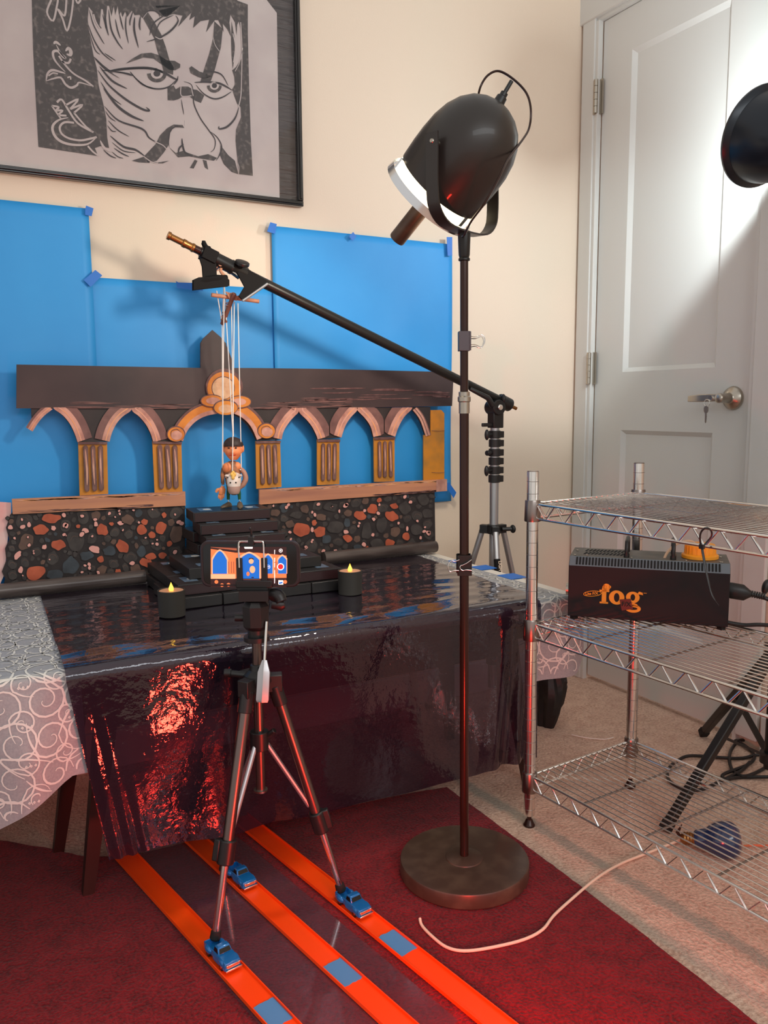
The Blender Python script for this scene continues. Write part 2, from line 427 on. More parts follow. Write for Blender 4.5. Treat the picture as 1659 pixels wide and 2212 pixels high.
# stop and jamb, casings
g = G()
g.box((-.004, -.036, (DT+.05)/2), (.014, .055, DT+.05)); struct('trim_1', g, 'white_paint', bev=.003)
g = G(); g.box((.002, DY0+.010, DT/2), (.018, .022, DT)); struct('trim_2', g, 'white_paint', bev=.002)
g = G(); g.box((-.006, (DY0+DY1)/2-.03, DT+.052), (.018, DY0-DY1+.24, .09)); struct('trim_3', g, 'white_paint', bev=.003)
g = G(); g.box((-.004, DY1-.045, (DT+.05)/2), (.014, .066, DT+.0)); struct('trim_4', g, 'white_paint', bev=.003)
g = G(); g.box((.002, DY1-.008, DT/2), (.018, .012, DT)); struct('trim_5', g, 'white_paint')
g = G(); g.box((.008, (DY0+DY1)/2, DT+.004), (.022, DY0-DY1+.03, .012)); struct('trim_6', g, 'white_paint')
g = G(); g.box((-.006, (DY1-.09-4.1)/2, .05), (.012, 4.1+DY1-.09, .1)); struct('baseboard_right', g, 'white_paint', bev=.003)
g = G(); g.box((-1.8, -.006, .05), (3.59, .012, .1)); struct('baseboard_back', g, 'white_paint', bev=.003)
for zc in (1.835, 1.02, .24):
    g = G()
    for i in range(5): g.cyl((-.012, DY0+.001, zc-.048+i*.0195), (-.012, DY0+.001, zc-.048+i*.0195+.0183), .0065, 14)
    g.box((-.0075, DY0+.013, zc), (.006, .022, .1)); g.box((.004, DY0-.006, zc), (.006, .014, .1))
    build('hinge', g, 'nickel', door, world=True)
lz, ly = .921, -.602
g = G()
g.lathe((FX, ly, lz), (-1, 0, 0), [(0, .031), (.004, .0315), (.011, .028), (.017, .017), (.02, .013), (.052, .0115), (.058, .0115)], 32)
g.lathe((FX-.046, ly, lz), (-1, 0, 0), [(0, .0125), (.014, .0125), (.016, .009)], 24)
pts = []; 
for i in range(9):
    f = i/8; yy = ly+.006+f*.098; hh = .0135*(1-f*.35)+.002*math.sin(f*PI); xx = FX-.051-.006*math.sin(f*PI*.9)+.004*f
    pts.append([V((xx-.007, yy, lz+hh*.8)), V((xx+.006, yy, lz+hh*.8)), V((xx+.006, yy, lz-hh*.55-.004*f)), V((xx-.007, yy, lz-hh*.55-.004*f))])
g.rings(pts)
hd = build('lever_handle', g, 'nickel', door, world=True, bev=.002)
g = G(); g.cyl((FX-.055, ly+.022, lz), (FX-.064, ly+.022, lz), .0065, 20); build('lock_cylinder', g, 'chrome', hd, world=True)
# key on a ring, hanging from the lever's lock
key = thing('key', 'small silver key hanging from the door lever lock', 'key', (FX-.066, ly+.026, lz))
g = G()
g.tube([V((FX-.066, ly+.03+.009*math.cos(a), lz-.012+.009*math.sin(a))) for a in [2*PI*i/16 for i in range(16)]], .0008, 6, closed=True)
build('key_ring', g, 'chrome', key, world=True)
g = G(); kb = lz-.020
g.prism([V((FX-.068, ly+.031+a*.001, kb-b*.001)) for a, b in ((-3, 0), (3, 0), (7, -0+5), (7, 13), (4, 18), (2, 19), (2, 42), (0, 45), (-2, 42), (-2, 36), (-3, 34), (-2, 32), (-3, 28), (-2, 19), (-4, 18), (-7, 13), (-7, 5))], (.0018, 0, 0))
build('key_blade', g, 'nickel', key, world=True)

# ================================================================ PICTURE ON THE WALL
fr = thing('framed_print', 'large woodcut print of a frowning face in a black frame', 'picture', (-1.5, 0, 1.425))
FXR, FXL, FZB, FZT = -.958, -2.0, 1.425, 2.16
g = G()
fw, fd = .014, .020
for (x0, x1, z0, z1) in ((FXL, FXR, FZB, FZB+fw), (FXL, FXR, FZT-fw, FZT), (FXR-fw, FXR, FZB+fw, FZT-fw), (FXL, FXL+fw, FZB+fw, FZT-fw)):
    g.box(((x0+x1)/2, -fd/2-.001, (z0+z1)/2), (x1-x0, fd, z1-z0))
    g.box(((x0+x1)/2, -fd-.003, (z0+z1)/2), ((x1-x0)-.008 if x1-x0 > .1 else .006, .004, (z1-z0)-.008 if z1-z0 > .1 else .006))
build('picture_frame', g, 'frame_black', fr, world=True, bev=.002)
g = G(); g.box(((FXL+FXR)/2, -.004, (FZB+FZT)/2), (FXR-FXL-.02, .004, FZT-FZB-.02)); build('backing', g, 'frame_backing', fr, world=True)
# paper sheet
pc = [(-40, 352), (604, 427), (598, 28), (570, -8), (560, -160), (-40, -230)]
g = G(); g.prism([ony(a, b, -.0075) for a, b in pc], (0, .0012, 0)); build('paper', g, 'print_paper', fr, world=True)
# ink
def S1(x, y): return ony(x/2.37, y/2.37, -.0082)                 # first close-up scale
def SA(x, y): return ony(x/4.879, y/4.879, -.0083)               # left close-up
def SB(x, y): return ony(240+x/4.1475, y/4.1475, -.0083)         # right close-up
ink = G(); NY = V((0, -1, 0))
def poly(fn, pts, mi=0, dy=0.):
    k = ink.addv([fn(a, b)-V((0, dy, 0)) for a, b in pts]); ink.face([k+i for i in range(len(pts))], mi)
def st_(fn, pts, wd, mi=2, taper=True, dy=.0004, sm=5): ink.ribbon([fn(a, b)-V((0, dy, 0)) for a, b in pts], wd, NY, mi, taper, sm)
# dark left field (two convex-ish chunks sharing the face outline)
poly(SA, [(320, -900), (335, 0), (348, 500), (380, 1100), (405, 1548), (1035, 1645), (1000, 1560), (1060, 1540), (1150, 1560), (1130, 1450), (1120, 1250), (1090, 1100), (1040, 900), (1020, 720), (985, 580), (950, 400), (925, 210), (935, 70), (975, 120), (985, 160), (1050, 270), (1065, 95), (1085, 95), (1110, 290), (1130, 60), (1150, 60), (1175, 170), (1200, 60), (1215, 160), (1240, 60), (1255, 160), (1275, 120), (1290, 180), (1320, 120), (1340, 180), (1390, 110), (1420, 160), (1470, 155), (1500, 190), (1560, 115), (1630, 120), (1700, 170), (1760, 180), (1900, 60), (1900, -900)])
# hair fringe to the right and the right side field
poly(SB, [(400, -760), (400, 60), (470, 150), (560, 125), (640, 140), (600, 240), (720, 110), (700, 180), (750, 145), (735, 250), (800, 190), (880, 175), (850, 290), (930, 180), (960, 180), (1010, 290), (1000, 210), (1040, 260), (1075, 330), (1060, 200), (1070, 130), (1110, 200), (1125, 320), (1130, 220), (1145, 190), (1170, 300), (1172, 520), (1120, 600), (1085, 630), (1105, 690), (1108, 760), (1085, 800), (1100, 850), (1130, 930), (1160, 960), (1165, 1050), (1120, 1160), (1115, 1260), (1135, 1460), (1145, 1560), (1270, 1575), (1250, 1200), (1235, 700), (1225, 300), (1225, 40), (1130, 5), (1100, -760)])
poly(SB, [(1080, 190), (1105, 330), (1112, 480), (1090, 620), (1080, 500), (1075, 350)], 0)
# straps, brow bands
poly(SB, [(288, 165), (330, 110), (385, 190), (450, 310), (490, 420), (525, 545), (560, 600), (555, 670), (470, 640), (455, 580), (410, 440), (385, 340), (330, 240)])
poly(SB, [(925, 190), (1000, 260), (985, 420), (925, 640), (890, 735), (800, 730), (840, 600), (880, 480), (915, 340)])
poly(SB, [(130, 570), (190, 525), (270, 480), (360, 472), (430, 495), (500, 540), (570, 545), (620, 575), (618, 605), (575, 630), (520, 625), (450, 575), (380, 525), (290, 515), (200, 545)])
poly(SB, [(720, 592), (790, 640), (870, 665), (900, 685), (840, 708), (780, 690), (712, 655), (700, 610)])
poly(SB, [(505, 785), (560, 765), (580, 800), (620, 775), (690, 775), (730, 800), (770, 805), (835, 855), (805, 922), (750, 900), (700, 862), (650, 860), (600, 890), (560, 900), (507, 898)])
poly(SB, [(300, 1395), (400, 1290), (440, 1210), (500, 1150), (560, 1115), (640, 1120), (655, 1145), (560, 1140), (530, 1190), (515, 1300), (470, 1370), (410, 1440), (330, 1455)])
poly(SB, [(185, 1440), (290, 1405), (350, 1460), (250, 1455)])
poly(SB, [(290, 1400), (350, 1440), (420, 1455), (520, 1440), (460, 1465), (380, 1462)])
poly(SB, [(980, 1300), (1050, 1390), (1110, 1440), (1140, 1560), (1080, 1540), (1010, 1470), (975, 1390)])
poly(SB, [(520, 1320), (580, 1370), (650, 1350), (690, 1370), (780, 1400), (870, 1380), (950, 1415), (920, 1440), (800, 1420), (700, 1400), (600, 1410)])
poly(SB, [(750, 1430), (775, 1440), (740, 1510), (705, 1505)]); poly(SB, [(820, 1430), (855, 1440), (870, 1520), (840, 1500)])
# eyes
def eye(cx, cy, rx, ry, a0=0):
    pts = [(cx+rx*math.cos(a), cy+ry*math.sin(a)) for a in [a0+PI*i/14 for i in range(15)]]
    poly(SB, pts+[(cx-rx*.5, cy-5), (cx+rx*.5, cy-5)], 0, .0002)
    poly(SB, [(cx+rx*.62*math.cos(a), cy+ry*.6*math.sin(a)) for a in [a0+2*PI*i/18 for i in range(18)]], 1, .0004)
    poly(SB, [(cx+rx*.36*math.cos(a), cy+ry*.36*math.sin(a)) for a in [2*PI*i/14 for i in range(14)]], 2, .0006)
eye(410, 660, 88, 78); eye(925, 768, 66, 62)
for pts, wd in ([(0, 630), (120, 615), (330, 610), (470, 650), (560, 700), (600, 715)], .006), ([(170, 640), (240, 720), (330, 780), (430, 797), (520, 775), (590, 710)], .0035), \
        ([(0, 640), (110, 655), (190, 680)], .003), ([(745, 740), (850, 735), (960, 745), (1030, 775), (1085, 810)], .005), ([(760, 760), (830, 840), (920, 885), (1000, 870), (1080, 820)], .0035), \
        ([(600, 680), (590, 720), (560, 760)], .003), ([(650, 730), (720, 760), (735, 850), (745, 940), (800, 1060), (870, 1160), (930, 1250), (925, 1330), (890, 1365)], .003), \
        ([(628, 890), (640, 960), (652, 1030)], .0022), ([(657, 1080), (655, 1130)], .0022), ([(520, 1320), (515, 1230), (540, 1160), (600, 1130), (655, 1145)], .0025), \
        ([(635, 1240), (640, 1300), (665, 1370), (730, 1400)], .005), ([(600, 1390), (610, 1330), (650, 1290)], .004), ([(1145, 960), (1110, 1060), (1040, 1135), (970, 1155), (968, 1130)], .0045), \
        ([(890, 1180), (950, 1230), (990, 1310), (970, 1390), (940, 1440)], .003), ([(830, 640), (900, 640), (990, 670), (1050, 770)], .0035), \
        ([(318, 375), (440, 335), (540, 270), (600, 190), (580, 140)], .004), ([(345, 320), (380, 210), (490, 130)], .003), ([(390, 320), (440, 200), (560, 135)], .0025), \
        ([(280, 160), (330, 100), (410, 105), (440, 160)], .0025):
    st_(SB, pts, wd)
# hair strokes sweeping from the left (in the left close-up's pixels)
hair = [([(940, 100), (985, 260), (1060, 400), (1100, 465)], .0035), ([(930, 260), (990, 420), (1080, 560), (1190, 650)], .004), ([(940, 340), (1000, 520), (1055, 575)], .003),
        ([(970, 130), (1030, 250), (1070, 300)], .004), ([(1110, 160), (1120, 280), (1145, 375)], .005), ([(1145, 100), (1170, 300), (1230, 430), (1295, 520)], .005), ([(1215, 200), (1240, 320), (1270, 410)], .004),
        ([(1260, 150), (1280, 240), (1300, 315)], .004), ([(1330, 160), (1325, 300), (1355, 460)], .004), ([(1400, 120), (1370, 220), (1370, 270)], .004), ([(1420, 180), (1415, 320), (1460, 505)], .006), ([(1480, 170), (1470, 260), (1478, 320)], .005),
        ([(990, 600), (1080, 690), (1190, 770)], .005), ([(1000, 620), (1110, 730), (1260, 825)], .003), ([(1050, 700), (1180, 850), (1340, 935)], .006), ([(1030, 740), (1150, 900), (1330, 1050), (1500, 1150), (1575, 1165), (1540, 1130)], .0065),
        ([(1060, 860), (1160, 1010), (1280, 1105)], .004), ([(1090, 930), (1230, 1110), (1380, 1220), (1515, 1275)], .008), ([(1100, 1120), (1250, 1270), (1500, 1360), (1570, 1450), (1659, 1505)], .0055), ([(1110, 1170), (1160, 1240), (1220, 1280)], .003),
        ([(1140, 1270), (1240, 1370), (1360, 1440)], .0035), ([(1130, 1320), (1180, 1380), (1225, 1385)], .003), ([(1160, 1430), (1300, 1545), (1430, 1580), (1530, 1650)], .0065), ([(1180, 1500), (1300, 1590), (1430, 1610)], .003),
        ([(1090, 1580), (1160, 1640), (1225, 1668)], .004), ([(1200, 1560), (1290, 1620), (1360, 1650)], .004), ([(1180, 1600), (1240, 1650), (1300, 1670)], .003), ([(1080, 150), (1110, 260), (1115, 300)], .003),
        ([(1070, 740), (1190, 745), (1380, 725), (1659, 720)], .004), ([(1190, 750), (1350, 775), (1400, 800)], .003), ([(1370, 760), (1500, 890), (1640, 935)], .004), ([(1100, 560), (1160, 600), (1220, 640)], .003)]
for pts, wd in hair: st_(SA, pts, wd*.8)
# pale cut lines inside the dark field: the three ornamental signs on the left
for pts, wd in (([(540, 0), (495, 130), (560, 220), (600, 60), (610, 0)], .004), ([(700, 0), (690, 130), (670, 165), (610, 95), (660, 200), (705, 325), (745, 200), (765, 60), (770, 0)], .004), ([(800, 0), (820, 35), (850, 0)], .004),
                ([(565, 465), (590, 445), (640, 480)], .006), ([(590, 470), (640, 560), (690, 610), (665, 600), (610, 540), (560, 550), (570, 620), (620, 690), (690, 760)], .0055), ([(690, 540), (720, 510), (745, 540), (740, 580), (700, 570)], .008),
                ([(620, 590), (690, 690), (780, 780), (900, 850), (985, 915)], .004), ([(650, 650), (720, 665), (745, 620)], .0045), ([(485, 855), (500, 780), (550, 740), (640, 760), (690, 775)], .005), ([(485, 855), (560, 830), (640, 820), (690, 890), (750, 925), (810, 900), (840, 870), (985, 915)], .005),
                ([(510, 800), (560, 770), (610, 780)], .003), ([(710, 820), (740, 810), (745, 840)], .003),
                ([(600, 1080), (650, 1050), (720, 1160), (820, 1300), (985, 1395)], .0045), ([(985, 1395), (900, 1330), (780, 1190)], .004), ([(545, 1115), (620, 1130), (590, 1165), (660, 1165), (620, 1210), (700, 1220)], .004), ([(545, 1115), (640, 1250)], .0035),
                ([(690, 1110), (825, 1045), (740, 1150)], .004), ([(740, 1150), (870, 1105), (780, 1190)], .004), ([(720, 1240), (620, 1265), (555, 1330), (570, 1420), (640, 1490), (760, 1525), (920, 1520), (1020, 1445)], .006), ([(780, 1295), (680, 1290), (630, 1340), (650, 1410), (730, 1460), (850, 1480), (960, 1460), (1020, 1445)], .0045),
                ([(925, 1540), (980, 1600), (1035, 1640)], .004), ([(1055, 1480), (1100, 1560), (1180, 1600)], .006), ([(985, 150), (1010, 230), (1050, 300)], .003)):
    st_(SA, pts, wd, 1, False if wd < .005 else True, .0006, 4)
for pts, wd in (([(1160, 200), (1172, 420), (1168, 700), (1162, 860), (1140, 960)], .0022), ([(1090, 300), (1112, 420), (1095, 560)], .002), ([(1180, 430), (1150, 560), (1110, 640)], .0015), ([(1130, 1455), (1145, 1500), (1140, 1565)], .0018),
                ([(290, 1400), (360, 1450), (420, 1462)], .002), ([(390, 1270), (460, 1300), (500, 1340)], .0022), ([(625, 775), (630, 860), (720, 858)], .0022), ([(720, 790), (735, 860)], .002), ([(395, 330), (440, 350), (480, 330)], .002), ([(910, 320), (930, 400), (970, 460)], .0015)):
    st_(SB, pts, wd, 1, False, .0006, 4)
build('print_ink', ink, ['print_ink', 'print_paper', 'print_line'], fr, world=True)
g = G(); g.box(((FXL+FXR)/2, -.0135, (FZB+FZT)/2), (FXR-FXL-.02, .0015, FZT-FZB-.02)); build('glazing', g, 'print_glazing', fr, world=True)

# ================================================================ BLUE PAPER BACKDROP
TZ = .483
def sheet(pts, label, seed, dy):
    rr = random.Random(seed)
    # grid sheet, gently buckled, hung from its top edge
    x0, x1, zt, zb = pts
    ph = rr.random()*6
    def fn(u, v):
        x = x0+(x1-x0)*u; z = zt+(zb-zt)*v
        b = .003*(math.sin(7*u+ph+3*v)+1)*v + .004*(math.sin(16*(u+v*.4)+ph)+1)*math.exp(-((v-.42)/.18)**2)*math.exp(-((u-.55)/.3)**2)
        ex = .004*math.sin(5*v+ph)*v
        return V((x+ex*(1 if u > .9 else 0), -dy-b, z))
    g = G(); g.grid(fn, 36, 36); o = build('backdrop_paper', g, 'blue_paper', loc=((x0+x1)/2, -dy, zb))
    o.modifiers.new('solid', 'SOLIDIFY').thickness = .0004
    return tag(o, label, 'paper', 'blue backdrop papers')
sheet((-2.2, -1.497, 1.366, .45), 'blue paper sheet taped up high at the far left', 1, .0105)
sheet((-1.515, -1.02, 1.212, .45), 'lower blue paper sheet between two taller ones', 2, .0025)
sheet((-1.046, -.489, 1.370, .62), 'tall blue paper sheet behind the right half of the painted building', 3, .0115)
def tape(pts, label, y=-.0205, m_='blue_tape'):
    g = G(); P_ = [ony(a, b, y) for a, b in pts]; g.prism(P_, (0, .0006, 0))
    c = sum(P_, V((0, 0, 0)))/len(P_)
    o = build('tape_strip', g, m_, loc=c); return tag(o, label, 'tape', 'blue tape strips on the wall')
tape([(184, 452), (186, 444), (202, 450), (198, 467), (184, 464)], 'small blue tape tab at the top corner of the left sheet')
tape([(181, 605), (206, 583), (221, 595), (196, 620)], 'slanted blue tape strip where the left sheets meet')
tape([(380, 607), (385, 610), (440, 612), (438, 628), (383, 622)], 'blue tape strip on the top edge of the low middle sheet')
tape([(577, 500), (584, 480), (598, 484), (594, 505)], 'blue tape tab at the top left corner of the tall right sheet')
tape([(754, 511), (763, 501), (770, 511), (762, 520)], 'tiny blue tape triangle mid top edge of the tall right sheet', y=-.0235)
tape([(965, 512), (977, 512), (977, 552), (967, 552)], 'upright blue tape strip behind the lamp yoke', y=-.0235)
tape([(960, 1046), (970, 1042), (986, 1064), (980, 1076)], 'slanted blue tape strip at the right end of the ledge', y=-.045)

# ================================================================ PAINTED CARDBOARD BUILDING
FY = -.060
def W(px, py, d=0.): return ony(px, py, FY) - V((0, d, 0))
fac = thing('painted_building', 'painted cardboard arcade with dark roof and pebble walls', 'stage set', (-1.15, FY, TZ))
TH = V((0, .004, 0))
def fpart(name, g, mats): return build(name, g, mats, fac, world=True)
# roof beam
g = G(); g.prism([W(35.4, 787.5, .004), W(435, 795, .004), W(540, 795, .004), W(700, 797, .004), W(978.5, 804, .004), W(975, 877, .004), W(540, 884, .004), W(35, 882, .004)], TH)
rr = random.Random(3)
def brush(g, x0, x1, yf, n, mi, wmin, wmax, d, dyj=6, lw=(30, 90)):
    for i in range(n):
        x = x0+(x1-x0)*rr.random(); L_ = lw[0]+(lw[1]-lw[0])*rr.random(); y = yf(x)-rr.random()**2*dyj
        xe = min(x+L_, x1)
        g.ribbon([W(x, y, d), W((x+xe)/2, y+rr.uniform(-1, 1), d), W(xe, yf(xe)-(yf(x)-y), d)], wmin+(wmax-wmin)*rr.random(), NY, mi, True, 3)
brush(g, 130, 430, lambda x: 881-(x-130)*-.004, 26, 1, .0008, .0022, .0052, 12)
brush(g, 530, 760, lambda x: 882-(x-540)*.016, 30, 1, .001, .003, .0052, 16)
brush(g, 640, 970, lambda x: 866-(x-540)*.016, 24, 2, .002, .005, .0050, 26)
fpart('roof_beam', g, ['paint_dark', 'paint_mauve', 'paint_purple'])
# gable tower behind the roof
g = G()
g.prism([W(434, 800, -.004), W(434, 741, -.004), W(440, 731, -.004), W(460, 712.5, -.004), W(478, 728, -.004), W(490, 742, -.004), W(490, 800, -.004)], TH)
g.prism([W(490, 800, -.008), W(490, 742, -.008), W(503, 775, -.008), W(503, 800, -.008)], TH)
fpart('gable_tower', g, 'paint_dark')
# spandrels between arches with painted ribs
curves = {  # left-of-pier curve (top->bottom) , right-of-pier curve (bottom->top)
 1: ([(118, 885), (135, 897), (150, 915), (160, 935), (167, 955)], [(236, 954), (241, 935), (251, 915), (264, 900), (281, 888)]),
 2: ([(286, 889), (300, 900), (315, 918), (325, 938), (330, 955)], [(395, 954), (403, 932), (418, 913), (440, 900), (470, 892)]),
 3: ([(495, 892), (517, 902), (535, 920), (546, 937), (553, 952)], [(607, 949), (612, 930), (625, 910), (636, 898), (643, 891)]),
 4: ([(646, 892), (660.6, 906.6), (672.6, 921.7), (681.7, 939.7), (684.7, 949)], [(736, 945), (745, 918.6), (757, 900.6), (769, 888)]),
 5: ([(772, 888), (787, 903.6), (799, 921.7), (805, 944)], [(852, 943), (859.5, 921.7), (871.5, 900.6), (886, 886)]),
}
g = G()
def offs(c, d):     # offset a pixel polyline to one side
    out = []
    for i, (x, y) in enumerate(c):
        a = c[max(i-1, 0)]; b = c[min(i+1, len(c)-1)]; tx, ty = b[0]-a[0], b[1]-a[1]; l = math.hypot(tx, ty)
        out.append((x-ty/l*d, y+tx/l*d))
    return out
def clampy(c, ymin=880): return [(x, max(y, ymin)) for x, y in c]
def rib(c, sgn, w1=17, w2=16, ks=(1, 2, 3), xc=None):
    z = V((0, .0, 0))
    c = [tuple(p) for p in c]
    sp = [(p.x, p.y) for p in spline([V((a, b, 0)) for a, b in c], 4)]
    for (d0, d1, mi, d) in ((0, w1, ks[0], .0045), (w1, w1+w2, ks[1], .0042), (w1*.42, w1*.58, ks[2], .0050)):
        A = clampy(offs(sp, sgn*d0)); B = clampy(offs(sp, sgn*d1)); n = len(A)
        if xc:
            lo = sp[0][0] < xc
            A = [(min(x, xc-1) if lo else max(x, xc+1), y) for x, y in A]; B = [(min(x, xc-1) if lo else max(x, xc+1), y) for x, y in B]
        k = g.addv([W(x, y, d) for x, y in A]+[W(x, y, d) for x, y in B])
        for i in range(n-1): g.face((k+i, k+i+1, k+n+i+1, k+n+i), mi)
g.prism([W(67, 880), W(116, 880), W(113, 884), W(95, 898), W(82, 913), W(70, 932)], TH)
rib([(70, 932), (82, 913), (95, 898), (113, 884)], -1, 12, 5)
for kx, (L1, L2) in curves.items():
    top = [(L2[-1][0], 880), (L1[0][0], 880)]
    g.prism([W(a, b) for a, b in L1+L2+top], TH)
    xc = (L1[-1][0]+L2[0][0])/2
    L1 = [(L1[0][0]-3, 880)]+L1; L2 = L2+[(L2[-1][0]+3, 880)]
    if kx == 2: rib(L1, -1, xc=xc)
    elif kx == 3: rib(L2, -1, xc=xc)
    else: rib(L1, -1, xc=xc); rib(L2, -1, xc=xc)
g.prism([W(a, b) for a, b in [(890, 886), (901.7, 900.6), (909, 915.6), (918, 942.7), (929, 943), (929.7, 879), (890, 879)]], TH)
rib([(890, 886), (901.7, 900.6), (909, 915.6), (918, 942.7)], -1, 10, 2, (1, 2, 2))
fpart('arches', g, ['paint_black', 'paint_pink', 'paint_mauve', 'paint_peach'])
# pediment over the centre arch with scrolls and medallion
g = G()
sweep = spline([V((393, 953, 0)), V((403, 930, 0)), V((420, 911, 0)), V((442, 899, 0)), V((472, 893, 0)), V((500, 893, 0)), V((522, 903, 0)), V((540, 922, 0)), V((553, 950, 0))], 5)
inn = [(p.x, p.y) for p in sweep]
def ringband(A, B, mi, d, th=.003):
    n = len(A)
    for i in range(n-1):
        g.prism([W(*A[i], d), W(*A[i+1], d), W(*B[i+1], d), W(*B[i], d)], (0, th, 0), mi)
ringband(inn, offs(inn, -24), 1, .008); ringband(inn, offs(inn, -9), 2, .0086, .001); ringband(offs(inn, -24), offs(inn, -29), 4, .0085, .003)
def disc(cx, cy, rx, ry, mi, d, th=.002, a0=0, n=28):
    g.prism([W(cx+rx*math.cos(a0+2*PI*i/n), cy+ry*math.sin(a0+2*PI*i/n), d) for i in range(n)][::-1], (0, th, 0), mi)
for cx, cy in ((378, 937), (573, 930)):
    disc(cx, cy, 20, 17, 4, .0095); disc(cx, cy+1, 18, 15.5, 1, .0100); disc(cx+1, cy+3, 12, 10, 2, .0106)
    g.ribbon([W(cx-11, cy+6, .0112), W(cx-10, cy-6, .0112), W(cx+2, cy-10, .0112), W(cx+10, cy-3, .0112)], .0018, NY, 4)
disc(482, 836, 40, 39.5, 4, .0095, .004); disc(481, 839, 36, 35.5, 1, .0105); disc(479, 838, 25, 25, 4, .0112, .001); disc(479, 838.5, 23.5, 23.5, 3, .0118, .001)
for cx, cy, s in ((455, 866, -1), (515, 868, 1)):
    disc(cx, cy, 25, 14, 4, .0118); disc(cx, cy, 23, 12, 1, .0125); disc(cx-2*s, cy, 15, 7.5, 2, .0131, .001)
disc(484, 880, 27, 17, 4, .0138); disc(484, 881, 25, 15, 1, .0145); disc(484, 883, 16, 9, 3, .0151, .001)
fpart('pediment', g, ['paint_black', 'paint_orange', 'paint_pink', 'paint_cream', 'paint_purple'])
# columns
cols = [((168.8, 954.8), (231, 954.8), (233.6, 1067), (172, 1070.6)), ((329, 953), (391.6, 954.8), (394, 1061.8), (334, 1064.5)),
        ((552, 953), (604.8, 951.8), (607.8, 1052), (553.6, 1056)), ((684.7, 949.4), (733, 949.4), (733, 1046), (684.7, 1048)), ((807, 945), (852, 944), (852, 1040), (808, 1041))]
for q in cols:
    g = G(); g.prism([W(*p, .001) for p in q], TH)
    (xa, ya), (xb, yb), (xc, yc), (xd, yd) = q
    g.prism([W(xa, ya, .0055), W(xb, yb, .0055), W(xb, yb+5, .0055), W(xa, ya+5, .0055)], (0, .001, 0), 1)
    for i in range(3):
        f = .24+.26*i; t = (xa+(xb-xa)*f, ya+(yb-ya)*f+13); b = (xd+(xc-xd)*f+rr.uniform(-1, 1), yd+(yc-yd)*f-14)
        hw = (xb-xa)*.085
        out = [(t[0]+hw*math.cos(a), t[1]+hw*1.2*math.sin(a)) for a in [PI+PI*k/8 for k in range(9)]]+[(b[0]+hw*math.cos(a), b[1]+hw*1.2*math.sin(a)) for a in [PI*k/8 for k in range(9)]]
        g.prism([W(*p, .0060) for p in out][::-1], (0, .0008, 0), 1)
        cx_ = sum(p[0] for p in out)/len(out); cy_ = sum(p[1] for p in out)/len(out)
        g.prism([W(cx_+(p[0]-cx_)*.72, cy_+(p[1]-cy_)*.95, .0066) for p in out][::-1], (0, .0006, 0), 2 if i != 9 else 3)
        g.ribbon([W(t[0]-hw*.2, t[1]+2, .0072), W((t[0]+b[0])/2+rr.uniform(-1.5, 1.5), (t[1]+b[1])/2, .0072), W(b[0], b[1]-8, .0072)], .0045, NY, 3, True)
    build('column', g, ['paint_ochre', 'paint_purple', 'paint_mauve', 'paint_pink'], fac, world=True)
g = G(); g.prism([W(a, b, .001) for a, b in [(914.6, 939.7), (929.7, 939), (929.7, 886), (953, 885.5), (959.5, 893), (959.5, 1036), (914.6, 1038)]], TH)
for y in (930, 1020): g.ribbon([W(930, y, .0056), W(945, y+1, .0056), W(959, y, .0056)], .0012, NY, 1, False)
build('column', g, ['paint_ochre', 'paint_purple'], fac, world=True)
# ledges
for q, sd in (([(25.3, 1077.4), (210, 1069.5), (398.3, 1061.2), (399.3, 1091.6), (27, 1110)], 1), ([(558, 1057.3), (962, 1034.7), (962, 1060.3), (558, 1089.5)], 2)):
    g = G(); g.prism([W(*p, .008) for p in q], (0, .008, 0))
    x0, x1 = q[0][0], q[-2][0] if sd == 1 else 962
    if sd == 1:
        brush(g, 30, 395, lambda x: 1081.5-(x-25)*.0434, 26, 1, .001, .003, .0086, 2); brush(g, 30, 330, lambda x: 1107-(x-25)*.049, 20, 2, .001, .003, .0086, 4)
    else:
        brush(g, 560, 955, lambda x: 1060.5-(x-558)*.056, 30, 1, .001, .003, .0086, 2); brush(g, 800, 945, lambda x: 1070-(x-800)*.075, 12, 2, .002, .004, .0086, 3)
        g.prism([W(939, 1036, .0095), W(962, 1034.5, .0095), W(962, 1060, .0095), W(939, 1061.5, .0095)], (0, .001, 0), 3)
    build('ledge', g, ['paint_ledge', 'paint_peach', 'paint_purple', 'paint_pink'], fac, world=True)
